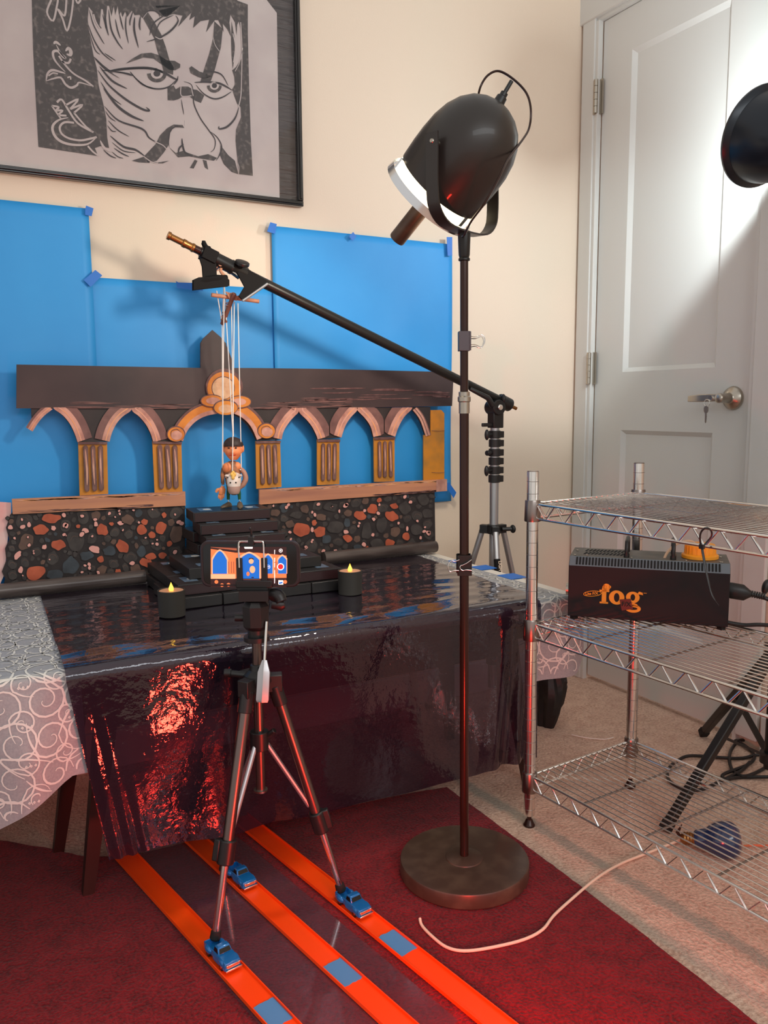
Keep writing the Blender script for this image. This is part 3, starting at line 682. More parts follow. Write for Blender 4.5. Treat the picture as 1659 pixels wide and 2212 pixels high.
# pebble walls
def stone(g, cx, cy, rx, ry, mi, d, rnd, ang=0, n=11, outline=True):
    base = [(1+rnd.uniform(-.2, .16)) for _ in range(n)]
    pts = []
    for i in range(n):
        a = 2*PI*i/n; x = rx*base[i]*math.cos(a); y = ry*base[i]*math.sin(a)
        pts.append(V((cx+x*math.cos(ang)-y*math.sin(ang), cy+x*math.sin(ang)+y*math.cos(ang), 0)))
    sp = spline(pts, 3, True)
    if outline: 
        k = g.addv([W(cx+(p.x-cx)*(1+1.6/max(rx, 4)), cy+(p.y-cy)*(1+1.6/max(ry, 4)), d) for p in sp]); g.face([k+i for i in range(len(sp))][::-1], 0)
    k = g.addv([W(p.x, p.y, d+.0004) for p in sp]); g.face([k+i for i in range(len(sp))][::-1], mi)
def pebbles(outline, bb, inside, big, seed, pinks):
    rnd = random.Random(seed); g = G(); g.prism([W(a, b, .002) for a, b in outline], TH)
    placed = [(x, y, max(rx, ry)) for x, y, rx, ry, mi, an in big]
    # filler stones, dark
    for rad in (20, 15, 11, 8, 5.5, 4):
        for _ in range(900 if rad > 6 else 1500):
            x = rnd.uniform(bb[0], bb[2]); y = rnd.uniform(bb[1], bb[3])
            if not inside(x, y, rad*.95): continue
            if all(math.hypot(x-a, y-b) > rad+r_*.92+1.0 for a, b, r_ in placed):
                q = rnd.random(); mi = 1 if q < .68 else (2 if q < .86 else 3)
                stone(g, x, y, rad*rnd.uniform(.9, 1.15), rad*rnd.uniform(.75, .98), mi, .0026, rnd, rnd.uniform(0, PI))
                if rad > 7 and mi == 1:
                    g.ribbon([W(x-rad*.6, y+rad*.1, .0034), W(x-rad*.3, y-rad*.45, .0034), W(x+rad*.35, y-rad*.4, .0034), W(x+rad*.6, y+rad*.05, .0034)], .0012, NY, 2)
                placed.append((x, y, rad))
    for x, y, rx, ry, mi, an in big: stone(g, x, y, rx, ry, mi, .0036, rnd, an)
    for _ in range(pinks):
        for _t in range(40):
            x = rnd.uniform(bb[0], bb[2]); y = rnd.uniform(bb[1], bb[3])
            if inside(x, y, 4) and all(math.hypot(x-a, y-b) > max(rx, ry)+3 for a, b, rx, ry, mi, an in big): break
        else: continue
        r_ = rnd.choice((1.6, 2, 2.4, 3.2, 4.2)); stone(g, x, y, r_*1.3, r_, 5, .0046, rnd, rnd.uniform(0, PI), 7)
    return build('pebble_wall', g, ['mortar', 'stone_grey', 'stone_taupe', 'stone_blue', 'stone_orange', 'stone_pink'], fac, world=True)
z3 = lambda x, y: (x/2.9625, 700+y/2.9625)
bigL = []
for x, y, rx, ry, mi, an in ((325, 1243, 62, 32, 4, 0), (262, 1315, 48, 36, 4, 0), (372, 1410, 46, 34, 4, -.2), (652, 1313, 40, 38, 4, .5), (780, 1420, 44, 36, 4, .9), (903, 1317, 34, 34, 4, 0), (1030, 1300, 34, 42, 4, .2), (970, 1350, 24, 22, 4, 0), (922, 1265, 22, 18, 4, 0),
          (225, 1590, 62, 48, 4, -.1), (935, 1528, 44, 28, 4, .3), (1035, 1480, 28, 18, 4, 0), (965, 1485, 34, 24, 4, -.2), (640, 1502, 22, 20, 4, 0), (712, 1277, 16, 11, 4, 0), (755, 1580, 20, 14, 4, 0), (1080, 1403, 18, 18, 4, 0), (500, 1292, 13, 12, 4, 0),
          (815, 1250, 46, 30, 2, .1), (1125, 1345, 44, 60, 2, .2), (605, 1440, 34, 24, 5, .3), (545, 1320, 24, 16, 5, 0), (112, 1478, 30, 17, 5, -.8), (132, 1572, 15, 22, 5, 0), (282, 1425, 18, 14, 5, -.5), (340, 1305, 15, 17, 5, 0), (767, 1272, 20, 12, 5, 0), (65, 1300, 16, 14, 5, 0),
          (350, 1605, 60, 34, 3, 0), (555, 1480, 44, 28, 3, 0), (700, 1450, 42, 28, 3, 0), (1048, 1222, 15, 20, 4, -.3)):
    a, b = z3(x, y); bigL.append((a, b, rx/2.9625, ry/2.9625, mi, an))
def inL(x, y, r):
    top = 1108-(x-27)*.049; left = 12+(3*math.sin(y*.2)); return x-r > left and x+r < 400 and y-r > top and y+r < 1292
oL = [(27, 1106), (399, 1088), (399.5, 1290), (9, 1292), (5, 1270), (10, 1250), (2, 1235), (12, 1210), (10, 1185), (20, 1165), (12, 1140), (18, 1118)]
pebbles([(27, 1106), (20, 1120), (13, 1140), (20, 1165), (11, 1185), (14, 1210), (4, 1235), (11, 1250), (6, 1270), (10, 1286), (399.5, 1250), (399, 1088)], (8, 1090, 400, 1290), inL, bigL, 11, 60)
z4 = lambda x, y: (540+x/3.318, 780+y/3.318)
bigR = []
for x, y, rx, ry, mi, an in ((368, 1207, 56, 56, 4, 0), (495, 1222, 40, 42, 4, .5), (785, 1105, 42, 34, 4, .1), (875, 1060, 34, 36, 4, .3), (1012, 1110, 46, 38, 4, .4), (1028, 1038, 28, 20, 4, 0), (695, 1268, 34, 24, 4, .6), (1000, 1303, 32, 28, 4, .3), (1115, 1257, 28, 26, 4, 0), (457, 1157, 18, 20, 4, 0), (922, 995, 18, 16, 4, 0), (832, 1335, 14, 12, 4, 0),
          (390, 1060, 32, 28, 2, 0), (505, 1117, 36, 24, 2, .1), (700, 1085, 30, 24, 2, .2), (283, 1167, 30, 28, 2, 0), (175, 1085, 34, 26, 2, 0), (692, 1155, 24, 34, 3, .1), (545, 1275, 36, 32, 3, 0), (765, 1335, 30, 22, 3, 0), (575, 1045, 50, 30, 1, 0), (605, 1185, 54, 44, 1, 0), (330, 1100, 44, 26, 1, 0), (830, 1220, 36, 58, 1, .1), (1105, 1050, 42, 44, 1, .3), (1185, 1205, 42, 40, 1, 0), (910, 1310, 50, 38, 1, 0), (1240, 990, 40, 40, 1, 0), (940, 1170, 38, 52, 1, 0), (1270, 1090, 36, 36, 1, 0),
          (442, 1207, 11, 18, 5, 0), (1285, 1365, 30, 12, 5, -.3), (818, 1070, 12, 11, 5, 0), (583, 1042, 10, 11, 5, 0), (636, 1075, 7, 13, 5, 0), (282, 1225, 11, 10, 5, 0), (607, 1360, 14, 12, 5, 0), (876, 1243, 12, 13, 5, 0), (1060, 1160, 8, 11, 5, 0), (1218, 1265, 9, 12, 5, 0), (1123, 1200, 8, 18, 5, 0), (780, 1160, 8, 9, 5, 0)):
    a, b = z4(x, y); bigR.append((a, b, rx/3.318, ry/3.318, mi, an))
def inR(x, y, r):
    top = 1086-(x-587)*.0715; return x-r > 562 and x+r < 937 and y-r > top and y+r < 1195
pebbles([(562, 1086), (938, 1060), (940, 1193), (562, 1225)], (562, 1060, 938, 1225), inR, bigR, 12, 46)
g = G(); g.prism([ony(a, b, -.056) for a, b in [(-60, 1080), (24, 1086), (24, 1120), (18, 1150), (10, 1240), (0, 1262), (-60, 1262)]], (0, .004, 0)); o = build('foam_panel', g, 'foam_pink', loc=(-1.78, -.056, TZ))
tag(o, 'pale pink-stained panel edge at far left of the pebble wall', 'panel')

# ================================================================ TABLES, CLOTH, FILM
tb = thing('folding_table', 'low white-topped folding table under the patterned cloth', 'table', (-1.5, -.37, 0))
TXL, TXR, TYB, TYF = -2.45, -.588, -.035, -.690
g = G(); g.box(((TXL+TXR)/2, (TYB+TYF)/2, TZ-.0165), (TXR-TXL, TYB-TYF, .028)); build('tabletop', g, 'table_white', tb, world=True, bev=.004)
for (x, y) in ((-.62, -.46), (-.68, -.12), (-2.3, -.12), (-2.3, -.6)):
    g = G(); g.cyl((x, y, .02), (x-.02 if x > -1 else x, y, TZ-.03), .0125, 16); g.lathe((x, y, 0), Z, [(0, .019), (.004, .019), (.03, .0165), (.034, .013)], 20, 1)
    build('leg', g, ['alu', 'chrome_dull'], tb, world=True)
wt = thing('coffee_table', 'dark wooden table with tapered legs beneath the white folding table', 'table', (-1.16, -.45, 0))
g = G(); g.box((-1.16, -.42, .385), (1.0, .38, .03)); g.box((-1.16, -.42, .35), (.94, .33, .045)); build('tabletop', g, 'dark_wood', wt, world=True, bev=.003)
for (x, y, dx, dy) in ((-.642, -.587, -.05, .03), (-1.683, -.372, .06, -.02), (-.66, -.27, -.04, -.03), (-1.655, -.56, .06, .03)):
    g = G(); s0, s1_ = .010, .020
    a, b = V((x, y, 0)), V((x+dx, y+dy, .37)); pr = []
    for c, s_ in ((a, s0), (b, s1_)): pr.append([c+V((-s_, -s_, 0)), c+V((s_, -s_, 0)), c+V((s_, s_, 0)), c+V((-s_, s_, 0))])
    g.rings(pr); build('leg', g, 'dark_wood', wt, world=True)
# patterned cloth
CZ = TZ-.0012
def cloth_pt(x, s_, lift=0.):
    """x = along the table; s_ = distance from the back edge across the top then down the front"""
    L0 = -TYF+TYB; rad = .012
    if s_ <= L0-rad: return V((x, TYB-s_, CZ+lift))
    q = s_-(L0-rad); arc = rad*PI/2
    if q < arc:
        a = q/rad; return V((x, TYF-.002+rad*(1)-(rad+.004+lift)*math.sin(a)-.0, CZ-rad+(rad+lift)*math.cos(a)))
    d = q-arc
    wv = (.012*math.sin(x*23+1.0)+.006*math.sin(x*51))*min(d/.12, 1)*(1 if x < -1.2 else .6)
    return V((x+(.10*d if x > -1 else .02*d), TYF-.006-lift+wv*1.0-.008*min(d/.1, 1), CZ-rad-d))
LT = -TYF+TYB
def flapL(x):      # drop length of the left front flap
    f = (x-(-1.69)); return .17+max(0, -f)*.55
cl = G()
cl.grid(lambda u, v: cloth_pt(TXL+.01+(TXR-.035-TXL-.01)*u, v*(LT-.012)), 80, 24)
def fl_l(u, v):
    x = -2.4+(-1.664+2.4)*u; dr = .015+.012*0+flapL(x); return cloth_pt(x, LT-.012+v*dr)
cl.grid(fl_l, 60, 30)
def fl_r(u, v):
    x = -.735+(-.590+.735)*u; dr = .188-.05*max(0, (u-.7)/.3)**2; return cloth_pt(x, LT-.012+v*dr)
cl.grid(fl_r, 14, 26)
tc_ = thing('tablecloth', 'grey tablecloth with white scrollwork hanging off the table front', 'tablecloth', (-1.5, -.37, TZ))
o = build('fabric', cl, 'cloth_grey', tc_, world=True)
sg = G()
def scroll_curve(cx, cy, sc, ang, flip, turns=1.6, stem=1.2):
    pts = []
    n = 46
    for i in range(n):
        t = i/(n-1)
        if t < .45:
            q = t/.45; x = -stem*(1-q)*1.3; y = 1.0+.45*math.sin(q*PI)*0-.55*(1-q)**2
        else:
            q = (t-.45)/.55; a = PI/2-q*turns*2*PI; r = 1.0*(1-q)**.75+.12; x = r*math.cos(a); y = r*math.sin(a)
        if flip: y = -y
        pts.append((cx+sc*(x*math.cos(ang)-y*math.sin(ang)), cy+sc*(x*math.sin(ang)+y*math.cos(ang))))
    return pts
def lay(pts, ok, wd):
    run = []
    def flush():
        nonlocal run
        if len(run) > 2:
            n = len(run); A = []; B = []
            for i, (x, s_) in enumerate(run):
                a = run[max(i-1, 0)]; b = run[min(i+1, n-1)]; tx, ty = b[0]-a[0], b[1]-a[1]; l = math.hypot(tx, ty) or 1
                ww = wd*(.35+.65*math.sin(PI*min(1, (i+.5)/n))); A.append(cloth_pt(x-ty/l*ww, s_+tx/l*ww, .0008)); B.append(cloth_pt(x+ty/l*ww, s_-tx/l*ww, .0008))
            k = sg.addv(A+B)
            for i in range(n-1): sg.face((k+i, k+i+1, k+n+i+1, k+n+i))
        run = []
    for p in pts:
        if ok(*p): run.append(p)
        else: flush()
    flush()
def okc(x, s_):
    if s_ < .01: return False
    if s_ < LT: return (TXL+.02 < x < -1.645) or (-.76 < x < TXR-.04)
    d = s_-(LT-.012)
    if x < -1.668: return x > -2.39 and d < flapL(x)+.01
    if x > -.73: return x < -.596 and d < .178-.05*max(0, ((x+.735)/.145-.7)/.3)**2
    return False
rs = random.Random(5)
for (xa, xb) in ((-2.3, -1.62), (-.80, -.56)):
    x = xa; i = 0
    while x < xb:
        s_ = .02
        while s_ < LT+.42:
            a = rs.uniform(0, 2*PI); fl = rs.random() < .5; sc = rs.uniform(.027, .040)
            lay(scroll_curve(x+rs.uniform(-.012, .012), s_, sc, a, fl), okc, .0018)
            lay(scroll_curve(x+.03+rs.uniform(-.012, .012), s_+.03, sc*.55, a+2.2, not fl, 1.3), okc, .0014)
            if rs.random() < .5:
                for k in range(3):
                    bx, by = x+.02+k*.007, s_-.025
                    lay([(bx+.0016*math.cos(q), by+.0016*math.sin(q)) for q in (0, 1.5, 3, 4.5, 6)], okc, .0012)
            s_ += .061
        x += .058; i += 1
gl_, gr_ = G(), G()
for q_ in (gl_, gr_): q_.v = sg.v
for f_, m_ in zip(sg.f, sg.m): (gl_ if sg.v[f_[0]].x < -1.2 else gr_).face(f_, m_)
build('scroll_pattern', gl_, 'cloth_scroll', tc_, world=True); build('scroll_pattern', gr_, 'cloth_scroll', tc_, world=True)
# tape dashes on the white table edge
for i, (a, b) in enumerate((((985, 1210), (1000, 1213)), ((1035, 1223), (1055, 1228)), ((1095, 1241), (1118, 1248)))):
    p, q = onz(*a, TZ), onz(*b, TZ)
    g = G(); g.box(((p.x+q.x)/2, (p.y+q.y)/2, TZ-.0005), (.05, abs(p.y-q.y)+.012, .0012)); o = build('tape_strip', g, 'blue_tape', loc=(p.x, p.y, TZ))
    tag(o, 'blue tape dash on white table edge, '+('farthest back of the three', 'middle of the three', 'nearest the wire shelf')[i], 'tape', 'blue tape dashes on the table edge')

# dark film: off the roll, over the table, down the front
def sstep(x, a, b):
    x = max(0, min(1, (x-a)/(b-a))); return x*x*(3-2*x)
def film_pt(u, v):
    """u across, v 0..1 from the roll to the hem"""
    Ltop = .59; Lr = .03; Ld = .366; s_ = v*(Ltop+Lr+Ld)
    def wr(x, y): return .0010*math.sin(y*95+3*math.sin(x*9))*1.0+.0009*math.sin(y*37+x*12)+.0007*math.sin(x*31+y*60)
    HU = .0050
    def hump(y):      # the film billows a little before it turns over the table edge
        f = (-y-.50)/(.697-.50)
        return HU*math.sin(PI*max(0, f)**1.3*.80) if f > 0 else 0
    ye = -.697
    if s_ < Ltop:
        f = s_/Ltop; y = -.105-f*(.690-.105); xl = -1.660-.028*f; xr = -.668-.044*f**1.5
        x = xl+(xr-xl)*u
        return V((x, y, TZ+.0026+wr(x, y)*(.35+.65*f)*.7+hump(y)))
    xl, xr = -1.688, -.712; zt = TZ+.0026+hump(-.690)
    if s_ < Ltop+Lr:
        a = (s_-Ltop)/Lr*PI/2; r = .0195
        return V((xl+(xr-xl)*u, -.690-r*math.sin(a), zt-r+r*math.cos(a)+.0007*math.sin(xl+(xr-xl)*u*31)*(1-a/(PI/2))))
    d = (s_-Ltop-Lr)/Ld
    xl2, xr2 = -1.688+.052*d, -.712+.030*d
    x = xl2+(xr2-xl2)*u
    fold = .005*math.exp(-((u-.03)/.03)**2)*math.sin(u*260)*d+.012*math.exp(-((u-.93)/.06)**2)*math.sin(u*90+d*2)*d
    wv = .0045*math.sin(u*11+2.2*d+.6)*min(d*3, 1)*sstep(u, .25, .4)+.0022*math.sin(u*31+d*4)*min(d*3, 1)
    # crumpled buckle in front of the red lamp
    bk_ = .0016*math.sin(d*10+u*6)*math.exp(-((u-.19)/.07)**2)*min(d*5, 1)
    tilt = .040*sstep(u, .20, .34)
    return V((x, -.7095+tilt*d+fold+wv+bk_, zt-.0195-d*(Ld-.042*(1-sstep(u, .08, .45)))))
g = G(); g.grid(film_pt, 150, 190)
# which faces are the horizontal run?
k_top = 190*.59/(.59+.03+.366)
g.m = [0 if (i//150) < k_top else 1 for i in range(len(g.f))]
o = build('plastic_film', g, ['film_top', 'film_drop'], loc=(-1.19, -.7, TZ), ang=180)
tag(o, 'shiny dark translucent film over the table top, hanging down its front', 'plastic sheet')
# rolls at the back
for (a, b, lb) in ((onz(-60, 1296, TZ+.018), onz(318, 1250, TZ+.018), 'long dark film roll lying at the foot of the left pebble wall'),
                   (onz(686, 1203, TZ+.016), onz(930, 1180, TZ+.016), 'dark tube roll lying right of the steps by the right pebble wall')):
    a = V((a.x, -.095, TZ+.0195)); b = V((b.x, -.095, TZ+.0195))
    g = G(); d = (b-a).normalized(); L_ = (b-a).length
    g.lathe(a, d, [(0, .012), (0, .0165), (L_*.5, .0168), (L_, .0162), (L_, .012)], 28); o = build('film_roll', g, 'roll_core', loc=(a+b)/2); tag(o, lb, 'roll', 'film rolls behind the steps')

# ================================================================ VIDEO CASSETTES AS STEPS
def make_cassette():
    r = thing('video_cassette', 'black video cassette', 'cassette', (0, 0, 0))
    g = G(); g.box((0, 0, .0121), (.187, .102, .0240)); build('shell', g, 'tape_shell', r, bev=.0012)
    g = G(); g.box((0, -.0516, .0116), (.181, .0014, .0200)); build('spine_label', g, 'tape_spine', r)
    for sx in (-1, 1):
        g = G(); g.box((sx*.058, 0, .0241), (.03, .05, .0008)); wn = build('window', g, 'tape_window', r)
        g = G(); g.lathe((sx*.052, 0, .0243), Z, [(0, .010), (.0004, .010)], 16); build('reel', g, 'tape_reel', wn)
    return r
kz = lambda k: TZ+.0040+.0248*(k-1)
LOC = []   # (x, y, level, rot, where)
TR, LG = 0., PI/2
for x in (-1.388, -1.284, -1.180, -1.106+.03): pass
lay1 = [(-1.381, -.312, 1, LG), (-1.277, -.314, 1, LG), (-1.173, -.310, 1, LG), (-1.0695+.0, -.312, 1, LG), (-1.33, -.166, 1, TR), (-1.125, -.166, 1, TR)]
lay2 = [(-1.325, -.338, 2, TR-.01), (-1.133, -.340, 2, TR-.03), (-1.366, -.190, 2, LG), (-1.235, -.190, 2, LG), (-1.106, -.190, 2, LG)]
lay3 = [(-1.331, -.256, 3, LG-.02), (-1.227, -.254, 3, LG), (-1.122, -.258, 3, LG-.03), (-1.228, -.106, 3, TR)]
lay4 = [(-1.226, -.268, 4, TR-.05), (-1.228, -.150, 4, TR)]
lay5 = [(-1.221, -.222, 5, TR-.10), (-1.228, -.113, 5, TR-.0)]
lay6 = [(-1.222, -.180, 6, TR-.10)]
lay7 = [(-1.226, -.140, 7, TR-.10)]
names1 = ['leftmost of the four lengthwise in the bottom row', 'second from left of the four in the bottom row', 'third from left of the four in the bottom row', 'rightmost of the four in the bottom row', 'bottom layer, back left by the roll', 'bottom layer, back right by the roll']
names2 = ['left front of the second layer, by the left candle', 'right front of the second layer, by the right candle', 'left side of the second layer', 'middle of the second layer', 'right side of the second layer']
names3 = ['left wing of the third layer', 'centre of the third layer behind the phone', 'right wing of the third layer', 'back of the third layer by the arch']
names4 = ['fourth step up', 'fourth layer, back under the narrow steps']
names5 = ['fifth step, third from the top', 'fifth layer, back one']
allt = list(zip(lay1, names1))+list(zip(lay2, names2))+list(zip(lay3, names3))+list(zip(lay4, names4))+list(zip(lay5, names5))+[(lay6[0], 'second step from the top'), (lay7[0], 'top step under the puppet feet')]
proto = None
for (x, y, k, a), nm in allt:
    lab = 'black video cassette, '+nm
    if proto is None:
        proto = make_cassette(); proto.location = (x, y, kz(k)); proto.rotation_euler = (0, 0, a); proto['label'] = lab; proto['group'] = 'cassettes stacked as steps'
    else: dup(proto, (x, y, kz(k)), (0, 0, a), lab, 'cassettes stacked as steps')
TOPZ = kz(7)+.0249

# candles
def make_candle():
    r = thing('tealight_candle', 'tealight', 'candle', (0, 0, 0))
    g = G(); g.lathe((0, 0, 0), Z, [(0, .0255), (.001, .0265), (.053, .0275), (.0535, .0265), (.053, .0255), (.048, .025)], 36); build('holder', g, 'candle_black', r)
    g = G(); g.lathe((0, 0, .047), Z, [(0, .0245), (.0045, .0245), (.005, .0235), (.0045, .0215)], 32); build('rim', g, 'candle_rim', r)
    g = G(); g.lathe((0, 0, .047), Z, [(0, .0215), (.0035, .0213), (.0042, .018), (.0036, .006), (.0036, .001)], 30); build('wax', g, 'candle_wax', r)
    g = G(); g.lathe((0, 0, .0505), Z, [(0, .0035), (.003, .0048), (.007, .0046), (.011, .003), (.0155, .0012), (.018, .0002)], 16); build('flame', g, 'flame', r)
    return r
c = make_candle(); c.location = (-1.447, -.442, TZ+.004); c['label'] = 'black tealight candle on the film left of the cassette steps'; c['group'] = 'electric tealights'
c2 = dup(c, (-1.046, -.448, TZ+.004), (0, 0, .5), 'black tealight candle on the film right of the cassette steps', 'electric tealights')

# ================================================================ MARIONETTE
MP = V((-1.214, -.146, TOPZ))
pu = thing('marionette', 'bare-chested marionette on strings standing on the top step with a horse head', 'puppet', MP)
Mv = rotm(0, 0, -.45)      # faces the camera
def L(x, y, z): return MP+Mv @ V((x, y, z))
g = G()   # head, one surface with jaw, nose, ears
rg = []
for i in range(17):
    t = i/16; z = .118+.050*t
    wx = .0225*math.sin(PI*min(1, (t*.92+.10)))**.55*(1 if t > .4 else .70+.30*t/.4)
    wy = .021*math.sin(PI*min(1, (t*.9+.12)))**.5
    row = []
    for j in range(24):
        a = 2*PI*j/24; x = wx*math.cos(a); y = wy*math.sin(a)
        if math.sin(a) < -.2:
            fr_ = max(0, math.cos(a*1.0+PI/2)); ax_ = abs(x)/.0225
            if ax_ < .30: y -= (.0075*math.exp(-((t-.42)/.11)**2)+.003*math.exp(-((t-.12)/.1)**2)-.001*math.exp(-((t-.26)/.05)**2))*(1-ax_/.30)**.7
            y += .0018*math.exp(-((t-.58)/.06)**2)*math.exp(-((ax_-.42)/.18)**2); y -= .0022*math.exp(-((t-.33)/.1)**2)*math.exp(-((ax_-.55)/.2)**2)
        row.append(L(x+.004, y, z))
    rg.append(row)
g.rings(rg)
for s_ in (-1, 1):
    g.ball(L(s_*.0225+.004, .003, .145), (.0035, .006, .009), 0, 12, 8, Mv)
head = build('head', g, 'skin', pu, world=True)
g = G()
rg = []
for i in range(9):
    t = i/8; z = .1515+.0215*t; q = math.sqrt(max(0, 1-(t*.97)**2.2)); rg.append([L((.0242*q)*math.cos(a)+.004, (.0228*q)*math.sin(a)+.0015, z-(.0 if math.sin(a) < 0 else .012*(1-t)*math.sin(a))) for a in [2*PI*j/24 for j in range(24)]])
g.rings(rg); build('hair', g, 'puppet_hair', head, world=True)
for s_ in (-1, 1):
    g = G(); g.ball(L(s_*.0085+.004, -.0195, .1478), (.0030, .0016, .0017), 0, 10, 6, Mv); g.ribbon([L(s_*.004+.004, -.0218, .1515), L(s_*.009+.004, -.0214, .1535), L(s_*.014+.004, -.0185, .1525)], .0013, Mv @ V((0, -1, 0)), 0)
    build('eye', g, 'eye_dark', head, world=True)
g = G(); g.tube([L(-.004, -.0208, .1312), L(.004, -.0222, .1300), L(.0125, -.0200, .1318)], .0010, 6); build('mouth', g, 'lip_red', head, world=True)
# torso, arms, hands
g = G()
rg = []
for z, wx, wy in ((.052, .012, .010), (.060, .017, .013), (.075, .019, .014), (.090, .0205, .015), (.102, .021, .014), (.110, .015, .011), (.115, .007, .006)):
    rg.append([L(wx*math.cos(a), wy*math.sin(a), z) for a in [2*PI*j/20 for j in range(20)]])
g.rings(rg); build('torso', g, ['vest_brown'], pu, world=True)
g = G(); g.ball(L(-.010, -.006, .099), (.0135, .011, .0135), 0, 16, 10, Mv); g.ball(L(.012, -.002, .102), (.010, .010, .011), 0, 14, 8, Mv); build('shoulder', g, 'skin', pu, world=True)
g = G()
for z in (.1155, .1175): g.tube([L(.0025*math.cos(a), .0025*math.sin(a), z) for a in [2*PI*i/10 for i in range(10)]], .0006, 6, closed=True)
for p in ((.0205, -.008, .094), (.0245, -.006, .066), (-.0225, -.006, .060)): g.ball(L(*p), .0024, 0, 10, 6)
g.ball(L(.004, 0, .1735), .0016, 0, 8, 6); build('screw_eye', g, 'chrome', pu, world=True)
g = G(); g.tube([L(.021, -.002, .096), L(.030, -.004, .084), L(.032, -.006, .070), L(.026, -.008, .058), L(.018, -.010, .050)], [.0055, .0062, .0066, .0062, .005], 12, smooth=4); build('arm', g, 'horse_brown', pu, world=True)
g = G(); g.tube([L(-.021, -.002, .098), L(-.0235, -.004, .082), L(-.0235, -.006, .066), L(-.0225, -.007, .058)], [.005, .0052, .0045, .0035], 12, smooth=4); build('arm', g, 'vest_brown', pu, world=True)
g = G()   # big open hand hanging at the left: palm, thumb, four fingers
palm = [L(-.023, -.010, .055), L(-.0245, -.012, .045), L(-.0255, -.012, .036)]
g.tube(palm, [.0045, .0085, .0078], 12, smooth=3, flat=.6)
g.tube([L(-.028, -.012, .047), L(-.0355, -.013, .046), L(-.039, -.014, .0400)], [.0042, .0040, .0030], 9, smooth=3)
for i, (dx, ln) in enumerate(((-.0055, .012), (-.002, .016), (.0015, .0145), (.0045, .0105))):
    g.tube([L(-.0255+dx, -.012, .037), L(-.0265+dx*1.15, -.0135, .037-ln*.55), L(-.0265+dx*1.1, -.0125+.002*i*0, .037-ln)], [.0024, .0023, .0017], 8, smooth=3)
build('hand', g, 'skin', pu, world=True)
# legs and shoes
for s_, x in ((-1, -.0115), (1, .0145)):
    g = G(); g.tube([L(x*.85, 0, .058), L(x, 0, .038), L(x*1.05, .001, .021)], [.0058, .0045, .0038], 12, smooth=4); build('leg', g, 'trouser_green', pu, world=True)
    g = G(); g.ball(L(x*1.05, 0, .0185), .0018, 0, 8, 6); g.ball(L(x*1.05+.0015, 0, .0155), .0015, 0, 8, 6); build('ankle_hook', g, 'chrome', pu, world=True)
    g = G(); rg = []
    dv = Mv @ V((-.75 if s_ < 0 else .12, -.8, 0)).normalized(); sv = V((-dv.y, dv.x, 0)); c0 = L(x*1.05, .004, 0)
    for t, h, w_ in ((-.008, .005, .003), (-.006, .0115, .0055), (0, .0155, .0066), (.007, .0125, .0072), (.015, .0095, .0078), (.0205, .0068, .0062), (.0235, .004, .003)):
        rg.append([c0+dv*t+sv*(w_*math.cos(a))+V((0, 0, max(.0002, h*.5+h*.5*math.sin(a)))) for a in [2*PI*j/16 for j in range(16)]])
    g.rings(rg); build('shoe', g, 'shoe_brown', pu, world=True)
# horse head worn at the waist
g = G(); rg = []
for t, wx, wy, cy in ((0, .006, .004, -.016), (.06, .0135, .010, -.019), (.2, .0175, .0135, -.022), (.4, .0175, .0145, -.024), (.6, .0155, .014, -.0255), (.8, .0150, .0135, -.0265), (.94, .0115, .010, -.026), (1, .005, .004, -.025)):
    z = .0885-.054*t; rg.append([L(wx*math.cos(a)+.006, cy+wy*math.sin(a), z) for a in [2*PI*j/20 for j in range(20)]])
g.rings(rg)
k0 = len(g.f)
for s_ in (-1, 1): g.tube([L(.006+s_*.011, -.026, .080), L(.006+s_*.0175, -.028, .0815), L(.006+s_*.0185, -.029, .0775)], [.004, .0035, .001], 8, smooth=3)
g.m = [1 if (i < k0 and i//20 >= 4) else 0 for i in range(len(g.f))]
hh = build('horse_head', g, ['horse_white', 'horse_muzzle'], pu, world=True)
g = G()
for s_ in (-1, 1): g.ball(L(.006+s_*.0065, -.0378, .0655), (.0022, .0012, .0020), 0, 8, 6, Mv); g.ball(L(.006+s_*.0135, -.0316, .0775), (.0022, .0012, .0016), 0, 8, 6, Mv)
build('eye', g, 'eye_dark', hh, world=True)
g = G()
for i, (x, z, y) in enumerate(((.006, .0885, -.030), (.003, .0850, -.034), (.0095, .085, -.0345), (.006, .081, -.0365), (.006, .0775, -.037))): g.ball(L(x, y, z), (.0042, .0028, .0052), 0, 10, 8, Mv)
build('forelock', g, 'mane_yellow', hh, world=True)

# control bars and strings
YS = -.175
ctrl = thing('puppet_control', 'wooden cross-stick puppet control tied with twine, hanging from the boom clamp', 'puppet control', ony(500, 645, YS))
g = G(); g.cyl(ony(457, 637, YS), ony(559, 651, YS), .0047, 16); build('cross_bar', g, 'wood_dowel', ctrl, world=True)
pA, pB = ony(506, 634, YS-.02), ony(480, 700, YS+.03)
g = G(); g.cyl(pA, pB, .0052, 14); g.cyl(pB+V((0, 0, .012)), pB+V((.004, -.02, .004)), .003, 10); build('main_bar', g, 'wood_twig', ctrl, world=True)
g = G(); cm = ony(501, 640, YS)
for i in range(7):
    a = i*.5; g.tube([cm+V((-.016+i*.005, -.008, .008*math.cos(a))), cm+V((-.012+i*.004, -.010, 0)), cm+V((-.006+i*.002, -.008, -.010))], .0022, 8, smooth=2)
g.ball(cm+V((0, -.003, .001)), (.011, .007, .007), 0, 12, 8)
for f in (.45, .75, .9):
    p = pA.lerp(pB, f); g.tube([p+V((.0065*math.cos(q), .0065*math.sin(q), .001*q)) for q in [k*.7 for k in range(18)]], .0009, 6)
build('twine', g, 'wood_dowel', ctrl, world=True)
top1 = ony(484, 603, -.165)
